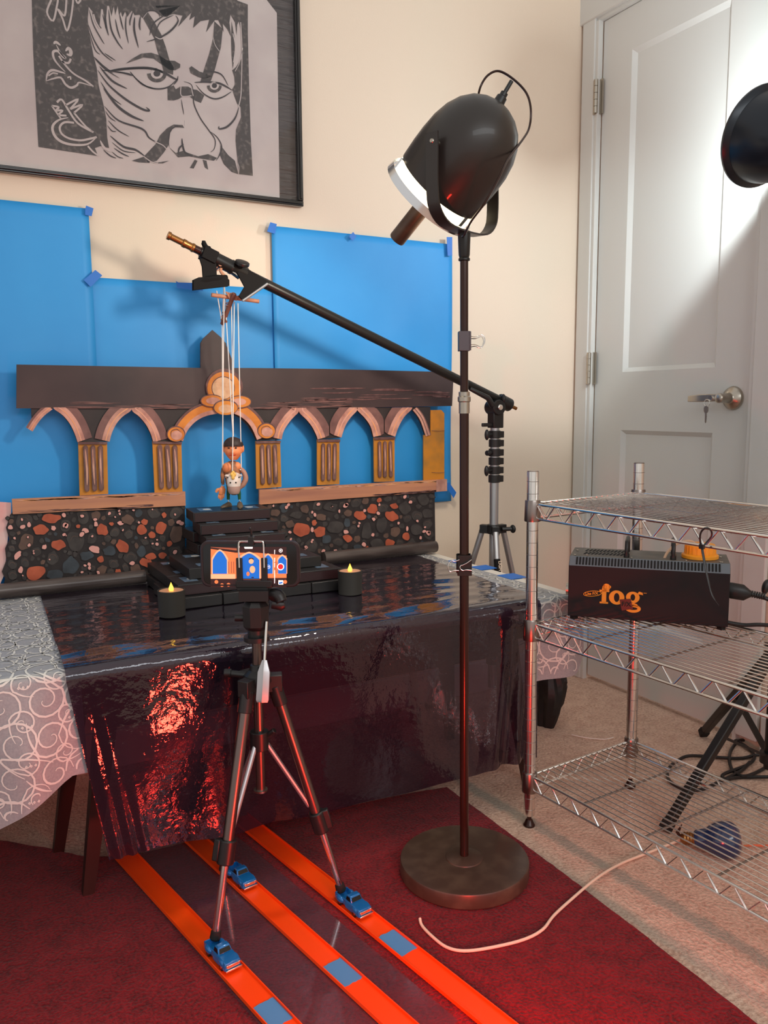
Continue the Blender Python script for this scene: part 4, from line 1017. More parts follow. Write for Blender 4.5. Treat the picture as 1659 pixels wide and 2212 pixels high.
strs = [(ony(484, 640, YS), L(-.026, 0, .055)), (top1, L(.004, 0, .175)), (ony(506, 652, YS), L(.004, -.028, .091)), (ony(500, 652, YS), L(.005, 0, .175)), (ony(514, 655, YS), L(.0225, -.004, .096)), (pB, L(-.0225, -.006, .060)), (top1, pB), (ony(468, 628, YS), pB)]
nm = ['to its hanging left hand', 'from the boom peg down to its hair', 'to the horse forelock', 'from the cross bar to its head', 'to its right shoulder', 'from the main bar tip to its left arm', 'from the boom peg to the main bar', 'from the clamp jaw to the main bar']
for (a, b), n_ in zip(strs, nm):
    g = G(); g.cyl(a, b, .0012, 6); o = build('puppet_string', g, 'white_string', loc=b); tag(o, 'thin white marionette string '+n_, 'string', 'marionette strings')

# ================================================================ BOOM STAND AND CLAMPS
BY = -.205
SB_ = V((-.482, -.22, 0))
bs = thing('boom_stand', 'silver light stand with a long black boom arm behind the table', 'light stand', SB_)
tip, bend = ony(362, 508, BY), ony(1098, 874, -.215)
d = (bend-tip).normalized()
def along(px, py): 
    p = ony(px, py, BY); return tip+d*((p-tip).dot(d))
g = G(); a1 = along(432, 545)
g.cyl(a1, bend, .0120, 20); build('boom_arm', g, 'black_metal', bs, world=True)
g = G(); g.lathe(tip, d, [(0, .0075), (.0, .0092), (.006, .0092), (.008, .0072), (.034, .0072), (.036, .0095), (.042, .0095), (.044, .0085), (.056, .0085), (.058, .0100), (.062, .0100), (.064, .0082)], 22); L_t = (a1-tip).length
g.cyl(tip+d*.06, a1+d*.02, .0088, 20, 1); build('boom_tip', g, ['brass', 'brown_pole'], bs, world=True)
g = G(); g.lathe(along(452, 556), d, [(0, .012), (0, .0155), (.05, .0155), (.052, .0168), (.057, .0168), (.059, .0155), (.09, .0150), (.095, .012)], 20); build('grip_sleeve', g, 'black_metal', bs, world=True)
# pivot head
hc = ony(1069, 880, -.22)
g = G()
g.cyl(hc+V((0, -.022, 0)), hc+V((0, .022, 0)), .021, 24); g.lathe(bend-d*.035, d, [(0, .014), (0, .0185), (.04, .0185), (.044, .014)], 20)
g.box((SB_.x+.002, SB_.y, .868), (.034, .03, .048)); g.cyl((SB_.x, SB_.y, .845), (SB_.x, SB_.y, .90), .014, 18)
g.cyl(hc+V((0, -.022, 0)), hc+V((0, -.028, 0)), .008, 14, 1)
g.tube([hc+V((-.018, -.015, .004)), hc+V((-.035, -.015, .026)), along(1005, 832)+V((0, -.012, -.012))], [.010, .008, .006], 8)
g.box((SB_.x-.03, SB_.y-.005, .853), (.034, .008, .010))
build('pivot_head', g, ['black_plastic', 'chrome'], bs, world=True, bev=.002)
kp = ony(1087, 862, -.235)
g = G(); g.ball(kp, (.007, .010, .014), 0, 14, 8); g.cyl(kp, kp+V((-.01, .03, -.006)), .005, 10); g.cyl(bend-d*.0, bend+d*.03, .005, 12, 1); build('lock_knob', g, ['black_plastic', 'brass'], bs, world=True)
# column with stacked collars
g = G()
g.cyl((SB_.x, SB_.y, .10), (SB_.x, SB_.y, .86), .0125, 20); build('column', g, 'alu', bs, world=True)
for i, z in enumerate((.826, .802, .776, .752, .727, .703)):
    g = G(); g.cyl((SB_.x, SB_.y, z-.0105), (SB_.x, SB_.y, z+.0105), .0165, 20); g.box((SB_.x+.013, SB_.y-.004, z), (.018, .02, .018))
    if i % 2 == 0:
        g.cyl((SB_.x-.012, SB_.y-.004, z), (SB_.x-.032, SB_.y-.012, z), .005, 10); kp2 = V((SB_.x-.036, SB_.y-.013, z))
        if i != 2: g.ball(kp2, (.0065, .007, .015), 0, 12, 8)
        else: g.cyl(kp2, kp2+V((.012, .003, 0)), .0075, 12)
    build('collar_clamp', g, 'black_plastic', bs, world=True, bev=.0012)
g = G(); hz = .560
g.cyl((SB_.x, SB_.y, hz-.012), (SB_.x, SB_.y, hz+.014), .019, 20)
LA = [math.radians(q) for q in (125, 243, 3)]
for q in LA: g.box((SB_.x+.024*math.cos(q), SB_.y+.024*math.sin(q), hz), (.03, .02, .024), 0, rotm(0, 0, q))
g.cyl((SB_.x+.02, SB_.y-.01, hz), (SB_.x+.048, SB_.y-.02, hz), .006, 10); g.ball((SB_.x+.05, SB_.y-.022, hz), (.006, .012, .012), 0, 12, 8)
g.cyl((SB_.x, SB_.y, .17), (SB_.x, SB_.y, .20), .018, 16)
build('leg_hub', g, 'black_plastic', bs, world=True, bev=.0015)
for q in LA:
    g = G(); a = V((SB_.x+.034*math.cos(q), SB_.y+.034*math.sin(q), hz-.004)); rad_ = .24 if q != LA[2] else .185
    b = V((SB_.x+rad_*math.cos(q), SB_.y+rad_*math.sin(q), .012)); 
    if q == LA[0]: b = V((SB_.x+.20*math.cos(q), SB_.y+.20*math.sin(q), .012))
    g.cyl(a, b, .0085, 14); mid = a.lerp(b, .62); g.cyl(mid, V((SB_.x, SB_.y, .185)), .005, 8)
    lg = build('leg', g, 'alu', bs, world=True)
    g = G(); g.ball(b, (.012, .012, .012), 0, 12, 8); build('rubber_foot', g, 'rubber', lg, world=True)
    if q == LA[1]:
        p0, p1 = a.lerp(b, .13), a.lerp(b, .30); g = G(); g.cyl(p0, p1, .0092, 16)
        ax_ = (p1-p0).normalized(); tocam = (CAM-p0); tocam = (tocam-ax_*tocam.dot(ax_)).normalized(); sd = ax_.cross(tocam)
        k = len(g.f); text_geo('LIGHT STAND', .0125, p0+tocam*.0094+ax_*.006-sd*.004, ax_, -sd if (-sd).cross(ax_).dot(tocam) < 0 else sd, 1, .0002, .0004, g)
        build('stand_label', g, ['black_matte', 'cord_white'], lg, world=True)
# spring clamps that grip the boom
cA = thing('spring_clamp', 'black bulldog clamp with upright handle near the boom tip', 'clamp', ony(463, 590, BY), group='clamps on the boom')
g = G(); p = lambda a, b, dd=0.: ony(a, b, BY-dd)
g.prism([p(433, 559, .012), p(446, 559, .012), p(466, 570, .012), p(468, 600, .012), p(466, 603, .012), p(440, 601, .012), p(438, 575, .012)], (0, .006, 0)); build('handle_plate', g, 'black_matte', cA, world=True, bev=.001)
g = G(); a, b = p(421, 618, .014), p(492, 609, .014)
g.tube([a+V((0, 0, .008)), a.lerp(b, .5)+V((0, 0, .011)), b+V((0, 0, .010))], [.006, .008, .006], 10, smooth=3); g.prism([p(421, 606, .02), p(430, 602, .02), p(486, 599, .02), p(493, 606, .02), p(493, 615, .02), p(421, 623, .02)], (0, .012, 0)); build('jaw', g, 'black_matte', cA, world=True, bev=.003)
g = G(); g.tube([p(452, 556), p(448, 540), p(441, 528), p(440, 520)], [.011, .010, .006, .0045], 12, smooth=4); g.box(along(449, 556), (.034, .032, .028), 0, rotm(0, math.atan2(-d.z, d.x), 0)); build('upper_handle', g, 'black_matte', cA, world=True, bev=.003)
cB = thing('spring_clamp', 'black spring clamp with pale jaw lip gripping the puppet control', 'clamp', ony(530, 590, BY), group='clamps on the boom')
g = G()
g.prism([p(512, 590, .010), p(536, 584, .010), p(573, 607, .010), p(578, 612, .010), p(524, 649, .010), p(516, 640, .010), p(528, 620, .010)], (0, -.006, 0)); build('jaw_plate', g, 'black_matte', cB, world=True, bev=.001)
g = G(); g.cyl(p(524, 650, .019), p(578, 613, .019), .0032, 10); build('jaw_lip', g, 'alu', cB, world=True)
g = G(); kc = along(512, 584)+V((.004, -.024, .012)); g.lathe(kc, (0.1, -.5, .9), [(-.005, .013), (-.004, .0165), (.003, .0165), (.004, .012)], 24); g.cyl(kc, along(512, 584), .007, 12); g.prism([p(500, 585, .012), p(524, 573, .012), p(536, 586, .012), p(520, 600, .012)], (0, .02, 0)); build('knob', g, 'black_plastic', cB, world=True, bev=.001)
g = G(); pg = ony(479, 575, -.195); g.cyl(pg+V((0, .05, 0)), pg+V((-.010, -.022, 0)), .0043, 14); g.tube([pg+V((-.004, -.012, -.002)), pg+V((-.008, -.016, -.014)), pg+V((.002, -.014, -.024))], .0038, 8, smooth=3)
g.tube([pg+V((-.012, -.014, -.004)), pg+V((-.020, -.014, -.008)), pg+V((-.018, -.014, -.014)), pg+V((-.010, -.014, -.010))], .0010, 6, smooth=3); o = build('wooden_peg', g, 'wood_dowel', loc=pg); tag(o, 'short wooden peg tied with cord beneath the boom sleeve', 'peg')

# ================================================================ FLOOR LAMP
LP = V((-1.004, -.848, 0))
lamp = thing('floor_lamp', 'brown floor lamp with dark bell shade, swivel yoke and round base', 'lamp', LP, (0, -.0075, 0))
LL = lambda x, y, z: V((x, y, z))
g = G(); g.lathe((0, 0, .0125), Z, [(0, .1225), (.002, .124), (.026, .124), (.0285, .1225), (.029, .118), (.029, .001)], 64)
g.lathe((0, 0, .0412), Z, [(0, .036), (.002, .035), (.004, .026), (.006, .014)], 32, 0); build('base', g, 'brown_enamel', lamp)
g = G(); g.cyl((0, 0, .04), (0, 0, .90), .0084, 24); build('lower_pole', g, 'brown_pole', lamp)
g = G(); g.cyl((0, 0, .88), (0, 0, 1.16), .0072, 24); build('upper_pole', g, 'brown_pole', lamp)
g = G(); g.lathe((0, 0, .893), Z, [(0, .0088), (.0, .0098), (.020, .0098), (.0215, .0118), (.029, .0118), (.031, .0100), (.038, .0100), (.039, .0075)], 28); build('collar', g, 'nickel', lamp)
g = G(); g.lathe((0, 0, 1.158), Z, [(0, .0085), (.001, .0102), (.004, .0102), (.006, .0085), (.010, .0098), (.042, .0112), (.050, .0112), (.052, .006)], 28); build('neck', g, 'black_metal', lamp)
PC = V((0, 0, 1.336)); AX = V((-.31, .70, -.645)).normalized(); PV = V((.915, .405, 0)).normalized()
# yoke
g = G(); yk = []
hw = .098; zb = 1.206
for x, z in ((-hw, 1.350), (-hw, 1.31), (-hw*1.0, 1.262), (-hw*.93, 1.232), (-hw*.62, 1.211), (0, 1.206), (hw*.62, 1.211), (hw*.93, 1.232), (hw, 1.262), (hw, 1.31), (hw, 1.350)): yk.append(PV*x+Z*z)
yk = spline(yk, 4); n = len(yk); wv_ = PV.cross(Z).normalized()
rg = []
for i, p_ in enumerate(yk):
    t = (yk[min(i+1, n-1)]-yk[max(i-1, 0)]).normalized(); nn = wv_.cross(t).normalized(); rg.append([p_+wv_*.0115+nn*.0015, p_-wv_*.0115+nn*.0015, p_-wv_*.0115-nn*.0015, p_+wv_*.0115-nn*.0015])
g.rings(rg)
build('yoke', g, 'shade_enamel', lamp)
for s_ in (-1, 1):
    g = G(); g.lathe(PC+PV*(hw*s_)+Z*.0, PV*s_, [(-.016, .005), (0, .005), (.001, .0045), (.003, .003)] if s_ < 0 else [(-.016, .006), (.002, .006), (.003, .013), (.013, .013), (.014, .010)], 20, 0); build('pivot_screw' if s_ < 0 else 'pivot_knob', g, 'nickel' if s_ < 0 else 'black_plastic', lamp)
# bell
g = G(); prof = [(.068, .078), (.067, .0815), (.060, .0820), (.035, .0832), (.010, .0832), (-.018, .0812), (-.042, .0755), (-.064, .0650), (-.081, .0505), (-.092, .0335), (-.098, .0160), (-.100, .001)]
g.lathe(PC, AX, prof, 48); 
inner = [(.068, .078), (.040, .079), (.0, .079), (-.03, .074), (-.06, .062), (-.080, .043), (-.090, .02), (-.092, .001)]
g.lathe(PC, AX, inner, 48, 1, cap=False)
sh = build('shade', g, ['shade_enamel', 'reflector'], lamp)
sw = AX.cross(PV).normalized()
if sw.z < 0: sw = -sw
g = G(); b0 = PC-AX*.094+sw*.020+PV*.015; nd = (-AX*.8+sw*.35+PV*.3).normalized(); g.lathe(b0, nd, [(-.004, .010), (.010, .009), (.012, .0065), (.018, .0065), (.019, .0036), (.040, .0036), (.041, .001)], 18); build('switch', g, 'black_plastic', sh)
# mirrored front ring, bulb and centre handle
g = G(); g.lathe(PC, AX, [(.084, .0885), (.098, .0915), (.0985, .089), (.088, .086), (.084, .0885)], 48, cap=False)
for q in range(3):
    a = q*2*PI/3+.5; dvv = PV*math.cos(a)+sw*math.sin(a); g.box(PC+AX*.080+dvv*.0835, (.010, .004, .030), 0, AX.to_track_quat('Z', 'Y').to_matrix())
build('front_ring', g, 'reflector', lamp)
g = G(); g.lathe(PC, AX, [(.066, .0775), (.071, .0800), (.080, .0820), (.090, .0810)], 48, cap=False); build('gap_glow_band', g, 'gap_glow', lamp)  # glowing band added for the lamplight in the gap behind the ring
g = G(); g.ball(PC+AX*.035, .036, 0, 24, 14); build('bulb', g, 'bulb_glow', lamp)
g = G(); g.lathe(PC-V((0, 0, 0))+PV*.0, AX, [(.080, .001), (.080, .022), (.088, .022), (.093, .0155), (.190, .0155), (.192, .0145), (.193, .001)], 28); build('handle', g, 'brown_enamel', lamp)
g = G()
# cord: out of the shade's back, up, round and down to the neck
def LPp(px, py, off=0.):
    d_ = ray(px, py); t = (LP+V((0, 0, 1.3))-CAM).dot(FW)/d_.dot(FW)-off; q = CAM+d_*t-LP; return V((q.x+.0, q.y, q.z))
g.tube([LPp(1050, 232, -.02), LPp(1044, 215, -.01), LPp(1050, 188), LPp(1066, 165), LPp(1090, 157), LPp(1122, 176), LPp(1148, 205), LPp(1157, 240), LPp(1153, 280), LPp(1135, 310, .03), LPp(1108, 345, .07), LPp(1088, 385, .10), LPp(1058, 438, .10), LPp(1028, 478, .06), LPp(1014, 505, .02), LPp(1008, 512, 0)], .0020, 8, smooth=6)
build('cord', g, 'brown_pole', lamp)
LAMP_C = LP+PC
light('floor_lamp_bulb', 'SPOT', LAMP_C+AX*.100+PV*.03, LAMP_C+AX*1.0, P_LAMP, (1.0, .86, .70), spot_size=math.radians(125), spot_blend=.5, shadow_soft_size=.05)
light('floor_lamp_glow', 'POINT', LAMP_C+AX*.060, None, .15, (1.0, .80, .55), shadow_soft_size=.01)
# binder clips on the pole
def clip(zc, wd, hgt, side, label, cm_='black_metal'):
    r = thing('binder_clip', label, 'clip', LP+V((-.0075*zc, 0, zc)), (0, -.0075, 0), 'binder clips on the lamp pole')
    u_ = RT.copy(); u_.z = 0; u_.normalize(); f_ = V((FW.x, FW.y, 0)).normalized()
    g = G()
    M_ = Matrix((u_, f_, Z)).transposed()
    g.box(V((0, 0, 0))-f_*.011, (wd, .0015, hgt), 0, M_); g.box(V((0, 0, 0))+f_*.011, (wd, .0015, hgt), 0, M_); g.box(-u_*side*wd/2, (.002, .023, hgt), 0, M_)
    g.cyl(-f_*.0115+u_*side*wd/2+Z*hgt*.48, -f_*.0115+u_*side*wd/2-Z*hgt*.48, .0018, 8); g.cyl(f_*.0115+u_*side*wd/2+Z*hgt*.48, f_*.0115+u_*side*wd/2-Z*hgt*.48, .0018, 8)
    build('clip_body', g, cm_, r, bev=.0004)
    return r, u_, f_, M_
r, u_, f_, M_ = clip(1.020, .019, .034, 1, 'grey binder clip high on the pole, wire loop to the right', 'clip_grey')
g = G(); e = u_*.008
for dz in (0,):
    g.tube([e-f_*.012+Z*.008, e+u_*.012+Z*.0075, e+u_*.022+Z*.011, e+u_*.028+Z*.006, e+u_*.028-Z*.003, e+u_*.022-Z*.010, e+u_*.012-Z*.006, e-f_*.012-Z*.007], .0008, 8, smooth=4)
    g.tube([e+f_*.012+Z*.006, e+u_*.012+Z*.0045, e+u_*.022+Z*.008, e+u_*.026+Z*.003, e+u_*.026-Z*.004, e+u_*.022-Z*.012, e+u_*.012-Z*.009, e+f_*.012-Z*.010], .0008, 8, smooth=4)
build('wire_handle', g, 'chrome', r)
r, u_, f_, M_ = clip(.617, .024, .038, -1, 'large black binder clip low on the lamp pole with splayed silver handles')
for s_ in (1, -1):
    g = G()
    b = -f_*.013
    if s_ < 0: pts = [b-u_*.010+Z*.012, b-u_*.018+Z*.009, b-u_*.024+Z*.010, b-u_*.030+Z*.004, b-u_*.030-Z*.006, b-u_*.026-Z*.010, b-u_*.020-Z*.008, b-u_*.011-Z*.008]
    else: pts = [b+u_*.012+Z*.012, b+u_*.004+Z*.006, b-u_*.004+Z*.002, b-u_*.008+Z*.001, b-u_*.009-Z*.004, b-u_*.004-Z*.008, b+u_*.002-Z*.007, b+u_*.012-Z*.008]
    pts = [q-f_*.002 for q in pts]
    g.tube(pts, .0010, 8, smooth=4); build('wire_handle', g, 'chrome', r)

# ================================================================ PHONE TRIPOD
TC = V((-1.384, -.768, 0))
tp = thing('tripod', 'small tripod holding the phone, its feet resting in three toy trucks', 'tripod', TC)
F1, F2, F3 = V((-1.495, -.838, .031)), V((-1.419, -.646, .031)), V((-1.252, -.816, .031))
SZ = .440
g = G(); g.cyl((TC.x, TC.y, .238), (TC.x, TC.y, .545), .0085, 18); g.lathe((TC.x, TC.y, .234), Z, [(0, .012), (.0035, .0125), (.004, .010)], 20, 1); build('center_column', g, ['tripod_tube', 'nickel'], tp, world=True)
g = G(); g.lathe((TC.x, TC.y, SZ-.014), Z, [(0, .012), (0, .022), (.012, .026), (.022, .024), (.030, .014), (.040, .012)], 24)
for Fq in (F1, F2, F3):
    dq = (Fq-TC); dq.z = 0; dq.normalize(); a = math.atan2(dq.y, dq.x); g.box(TC+dq*.027+Z*(SZ-.008), (.030, .022, .030), 0, rotm(0, 0, a))
ur = V((RT.x, RT.y, 0)).normalized()
g.cyl(TC-ur*.02+Z*(SZ+.006), TC-ur*.052+Z*(SZ+.010), .006, 12); g.cyl(TC-ur*.045+Z*(SZ+.010), TC-ur*.058+Z*(SZ+.010), .0075, 12)
build('shoulder', g, 'black_plastic', tp, world=True, bev=.0015)
fc = V((FW.x, FW.y, 0)).normalized()
for Fq in (F1, F3, F2):
    dq = (Fq-TC); dq.z = 0; dq.normalize(); top = TC+dq*.030+Z*(SZ-.018); ax_ = (Fq-top).normalized(); Ln = (Fq-top).length
    g = G(); g.cyl(top, top+ax_*Ln*.62, .0095, 20)
    lg = build('leg', g, 'tripod_tube', tp, world=True)
    g = G(); g.cyl(top-ax_*.004, top+ax_*.032, .0125, 18); build('leg_socket', g, 'black_plastic', lg, world=True, bev=.001)
    g = G(); g.cyl(top+ax_*Ln*.60, Fq-ax_*.010, .0062, 18); build('lower_tube', g, 'chrome', lg, world=True)
    c0 = top+ax_*Ln*.60; g = G(); g.cyl(c0, c0+ax_*.040, .0145, 20); sdv = ax_.cross(fc).normalized(); sdv = sdv if sdv.dot(ur) > 0 else -sdv
    sd2 = 1 if Fq is F3 else -1
    g.box(c0+ax_*.018+sdv*.014*sd2, (.012, .016, .036), 0, ax_.to_track_quat('Z', 'Y').to_matrix()); build('leg_clamp', g, 'black_plastic', lg, world=True, bev=.002)
    g = G(); g.lathe(Fq-ax_*.014, ax_, [(0, .0062), (.001, .0085), (.012, .0095), (.015, .0075)], 16); build('foot', g, 'rubber', lg, world=True)
    g = G(); hub = TC+Z*.325+dq*.010; g.cyl(hub, top+ax_*Ln*.57-dq*.008, .0045, 10); build('spreader_arm', g, 'alu', tp, world=True)
g = G(); g.cyl(TC+Z*.312, TC+Z*.345, .0165, 20); g.cyl(TC+Z*.335+ur*.012, TC+Z*.348+ur*.028-fc*.006, .005, 10); build('spreader_hub', g, 'black_plastic', tp, world=True, bev=.001)
# pan head
g = G()
g.cyl(TC+Z*.508, TC+Z*.516, .022, 24); g.cyl(TC+Z*.514, TC+Z*.530, .015, 20)
MH = Matrix((ur, fc, Z)).transposed()
g.tube([TC+Z*.528, TC+Z*.535, TC+Z*.570, TC+Z*.578], [.017, .023, .024, .018], 8); g.box(TC+Z*.590, (.050, .042, .018), 0, MH)
g.cyl(TC+Z*.548-ur*.02, TC+Z*.548-ur*.036, .0065, 12)
g.tube([TC+Z*.588+ur*.028, TC+Z*.588+ur*.040-fc*.004, TC+Z*.578+ur*.046-fc*.008], [.011, .011, .0095], 14, smooth=3); g.tube([TC+Z*.572+ur*.028, TC+Z*.569+ur*.045, TC+Z*.570+ur*.050], [.006, .0065, .004], 12, flat=1.4)
build('pan_head', g, 'black_plastic', tp, world=True, bev=.003)
g = G()
q0 = TC+Z*.545+ur*.020-fc*.014; q1 = TC+Z*.478+ur*.017-fc*.030
g.cyl(q0, q1, .0026, 12); ax_ = (q1-q0).normalized(); ph_ = build('pan_rod', g, 'chrome', tp, world=True)
g = G(); sdv = ax_.cross(fc).normalized(); nv = sdv.cross(ax_).normalized(); rg = []
for t, w_ in ((-.004, .0045), (.010, .0095), (.016, .0115), (.062, .0120), (.066, .0105)):
    rg.append([q1+ax_*t+(sdv*math.cos(a)*w_*(1.0 if k % 2 else .82)+nv*math.sin(a)*w_*.75*(1.0 if k % 2 else .82)) for k, a in enumerate([2*PI*j/12 for j in range(12)])])
g.rings(rg); build('pan_grip', g, 'alu', ph_, world=True)
# phone holder
PO = TC+Z*.6425-ur*.007; NP = -fc      # screen faces the camera
NP = (NP+ur*-.04).normalized(); ur2 = Z.cross(NP).normalized()
if ur2.dot(ur) < 0: ur2 = -ur2
MP2 = Matrix((ur2, -NP, Z)).transposed()
hold = thing('phone_holder', 'black spring phone clamp with two prongs on the tripod head', 'phone mount', TC+Z*.602)
g = G(); cxp = PO+ur2*.004
g.box(TC+Z*.609+NP*.002, (.062, .020, .013), 0, MP2)
for s_ in (-1, 1): g.box(cxp+ur2*s_*.0212+NP*.0085-Z*.0165, (.0110, .004, .056), 0, MP2)
g.box(cxp-Z*.0405+NP*.003, (.054, .016, .010), 0, MP2); build('lower_jaw', g, 'black_plastic', hold, world=True, bev=.0015)
g = G()
g.tube([cxp-ur2*.0212+NP*.0095-Z*.005, cxp-ur2*.0212+NP*.0095+Z*.034, cxp-ur2*.0190+NP*.009+Z*.0385, cxp-ur2*.018+NP*.008+Z*.0395, cxp+ur2*.018+NP*.008+Z*.0395, cxp+ur2*.0190+NP*.009+Z*.0385, cxp+ur2*.0212+NP*.0095+Z*.034, cxp+ur2*.0212+NP*.0095-Z*.005], .0016, 10, smooth=3)
build('wire_bail', g, 'chrome', hold, world=True)
g = G(); g.box(cxp+NP*.006+Z*.0405, (.010, .012, .014), 0, MP2); g.tube([cxp+NP*.006+Z*.048, cxp+NP*.006+Z*.058, cxp+NP*.008+Z*.063-ur2*.002], .0022, 8); build('top_hook', g, 'black_plastic', hold, world=True, bev=.001)
phone = thing('smartphone', 'smartphone in a dark case, held sideways and filming the arcade', 'phone', PO)
def rrect(w_, h_, r_, n=6):
    out = []
    for cx_, cy_, a0 in ((w_/2-r_, h_/2-r_, 0), (-w_/2+r_, h_/2-r_, PI/2), (-w_/2+r_, -h_/2+r_, PI), (w_/2-r_, -h_/2+r_, 1.5*PI)):
        for i in range(n+1): a = a0+PI/2*i/n; out.append((cx_+r_*math.cos(a), cy_+r_*math.sin(a)))
    return out
def ploop(w_, h_, r_, dn): return [PO+ur2*x+Z*y+NP*dn for x, y in rrect(w_, h_, r_)]
g = G(); g.rings([ploop(.165, .074, .012, -.0060), ploop(.170, .079, .014, -.0035), ploop(.170, .079, .014, .0035), ploop(.167, .076, .013, .0052), ploop(.160, .070, .011, .0052)], cap0=True, cap1=False); build('case', g, 'phone_case', phone, world=True)
g = G(); g.prism(ploop(.160, .070, .011, .0042), NP*.0004); build('front_glass', g, 'glass_dark', phone, world=True)
def emat(name, c, s): mat(name, c, .3, emit=(c, s), spec=.2)
emat('scr_blue', lin(30, 96, 180), .9); emat('scr_orange', lin(225, 120, 72), .75); emat('scr_dark', lin(52, 34, 34), .7); emat('scr_skin', lin(246, 168, 126), .8); emat('scr_white', lin(255, 250, 245), 1.); emat('scr_red', lin(235, 40, 45), 1.); emat('scr_brown', lin(150, 84, 60), .8)
g = G(); o_s = PO+NP*.0048
def sp_(x, y, dn): return onplane(400+x/6.38, 1080+y/6.38, PO, NP)+NP*(.0048+dn)
def spoly(pts, mi, dn): 
    k = g.addv([sp_(a, b, dn) for a, b in pts]); g.face([k+i for i in range(len(pts))][::-1], mi)
spoly([(362, 640), (1403, 640), (1403, 1195), (362, 1195)], 2, 0)
spoly([(362, 668), (700, 720), (1000, 720), (1403, 760), (1403, 1065), (362, 1078)], 1, .00005)
spoly([(362, 1015), (700, 1015), (700, 1078), (362, 1078)], 3, .0001)
for (cx_, top_, hw_, bot_) in ((487, 695, 98, 1010), (890, 728, 140, 1075), (1150, 750, 62, 1008), (1345, 765, 58, 1008)):
    arch = [(cx_-hw_, bot_)]+[(cx_-hw_+hw_*t*(1.0), top_+(800-top_)*(1-t)**1.8+20*(1-t)) for t in (0, .2, .4, .6, .8, 1)]+[(cx_+hw_*(1-t)*1.0, top_+(800-top_)*(1-t)**1.8+20*(1-t)) for t in (.8, .6, .4, .2, 0)]+[(cx_+hw_, bot_)]
    spoly([(a+(a-cx_)*.16, b-22 if 0 < i < len(arch)-1 else b) for i, (a, b) in enumerate(arch)], 3, .00012); spoly(arch, 0, .00016)
for x0 in (600, 640, 670, 1245, 1270): spoly([(x0, 840), (x0+12, 840), (x0+14, 1000), (x0+2, 1000)], 6, .0002)
spoly([(362, 645), (720, 690), (720, 660), (362, 640)], 6, .0002); spoly([(970, 705), (1403, 735), (1403, 640), (970, 640)], 2, .00021)
spoly([(780, 1085), (1040, 1085), (1040, 1195), (780, 1195)], 6, .0002); spoly([(785, 1130), (1040, 1128), (1040, 1140), (785, 1140)], 4, .00025); spoly([(930, 1178), (1040, 1178), (1040, 1188), (930, 1188)], 4, .00025)
for cx_, cy_ in ((517, 1165), (606, 1160), (440, 1120), (1180, 1165), (1385, 1120)): spoly([(cx_+26*math.cos(a), cy_+26*math.sin(a)) for a in [2*PI*i/12 for i in range(12)]], 1, .0002)
for cx_, cy_, rx_, ry_, mi in ((918, 838, 34, 34, 3), (918, 806, 34, 16, 2), (935, 950, 38, 50, 3), (875, 1010, 22, 30, 1), (938, 1060, 20, 8, 2)): spoly([(cx_+rx_*math.cos(a), cy_+ry_*math.sin(a)) for a in [2*PI*i/14 for i in range(14)]], mi, .0003+.00002*mi)
spoly([(820, 640), (940, 640), (935, 665), (830, 665)], 4, .0003)
for cx_, cy_, r_, mi, dn in ((1322, 912, 48, 4, .0004), (1322, 912, 37, 5, .00045), (1152, 914, 27, 4, .0004), (1152, 914, 23, 0, .00045), (1324, 690, 26, 4, .0004), (1324, 690, 20, 2, .00045), (1324, 690, 10, 4, .0005)): spoly([(cx_+r_*math.cos(a), cy_+r_*math.sin(a)) for a in [2*PI*i/20 for i in range(20)]], mi, dn)
spoly([(1140, 908), (1166, 908), (1166, 918), (1140, 918)], 4, .0005)
spoly([(1292, 1098), (1358, 1098), (1358, 1162), (1292, 1162)], 4, .0004); spoly([(1300, 1125), (1350, 1120), (1350, 1140), (1300, 1150)], 0, .00045)
for y0 in (680, 790, 860, 960, 1020, 1080): spoly([(1236, y0), (1246, y0), (1244, y0+60), (1236, y0+60)], 4, .0004)
build('screen', g, ['scr_blue', 'scr_orange', 'scr_dark', 'scr_skin', 'scr_white', 'scr_red', 'scr_brown'], phone, world=True)

# ================================================================ RUG, CLEAR SHEET, TRACKS, TRUCKS
RZ = .010
edge = [(-260, 1770), (0, 1815), (100, 1831), (180, 1850), (235, 1850), (293, 1845), (370, 1828), (532, 1782), (686, 1755), (900, 1710), (965, 1700)]
pts = [onz(a, b, RZ) for a, b in edge]
rndr = random.Random(2)
E = []
for i in range(len(pts)-1):
    for k in range(6): E.append(pts[i].lerp(pts[i+1], k/6)+V((rndr.uniform(-.001, .001), rndr.uniform(-.0015, .0015), 0)))
E.append(pts[-1]); pr_, pb = onz(1250, 1910, RZ), onz(1639, 2212, RZ)
for k in range(1, 30):
    E.append(pts[-1].lerp(pr_, k/30)+V((rndr.uniform(-.0012, .0012), 0, 0)))
dd = (pb-pr_).normalized()
for k in range(0, 60): E.append(pr_+dd*k*.018+V((rndr.uniform(-.0012, .0012), 0, 0)))
last = E[-1]; E += [V((-3.0, last.y, RZ)), V((-3.0, pts[0].y, RZ))]
g = G(); g.prism([V((p_.x, p_.y, RZ)) for p_ in E], (0, 0, -RZ+.0005)); o = build('red_rug', g, 'rug_red', loc=(-1.5, -1.2, 0)); tag(o, 'dark red shag rug on the beige carpet', 'rug')
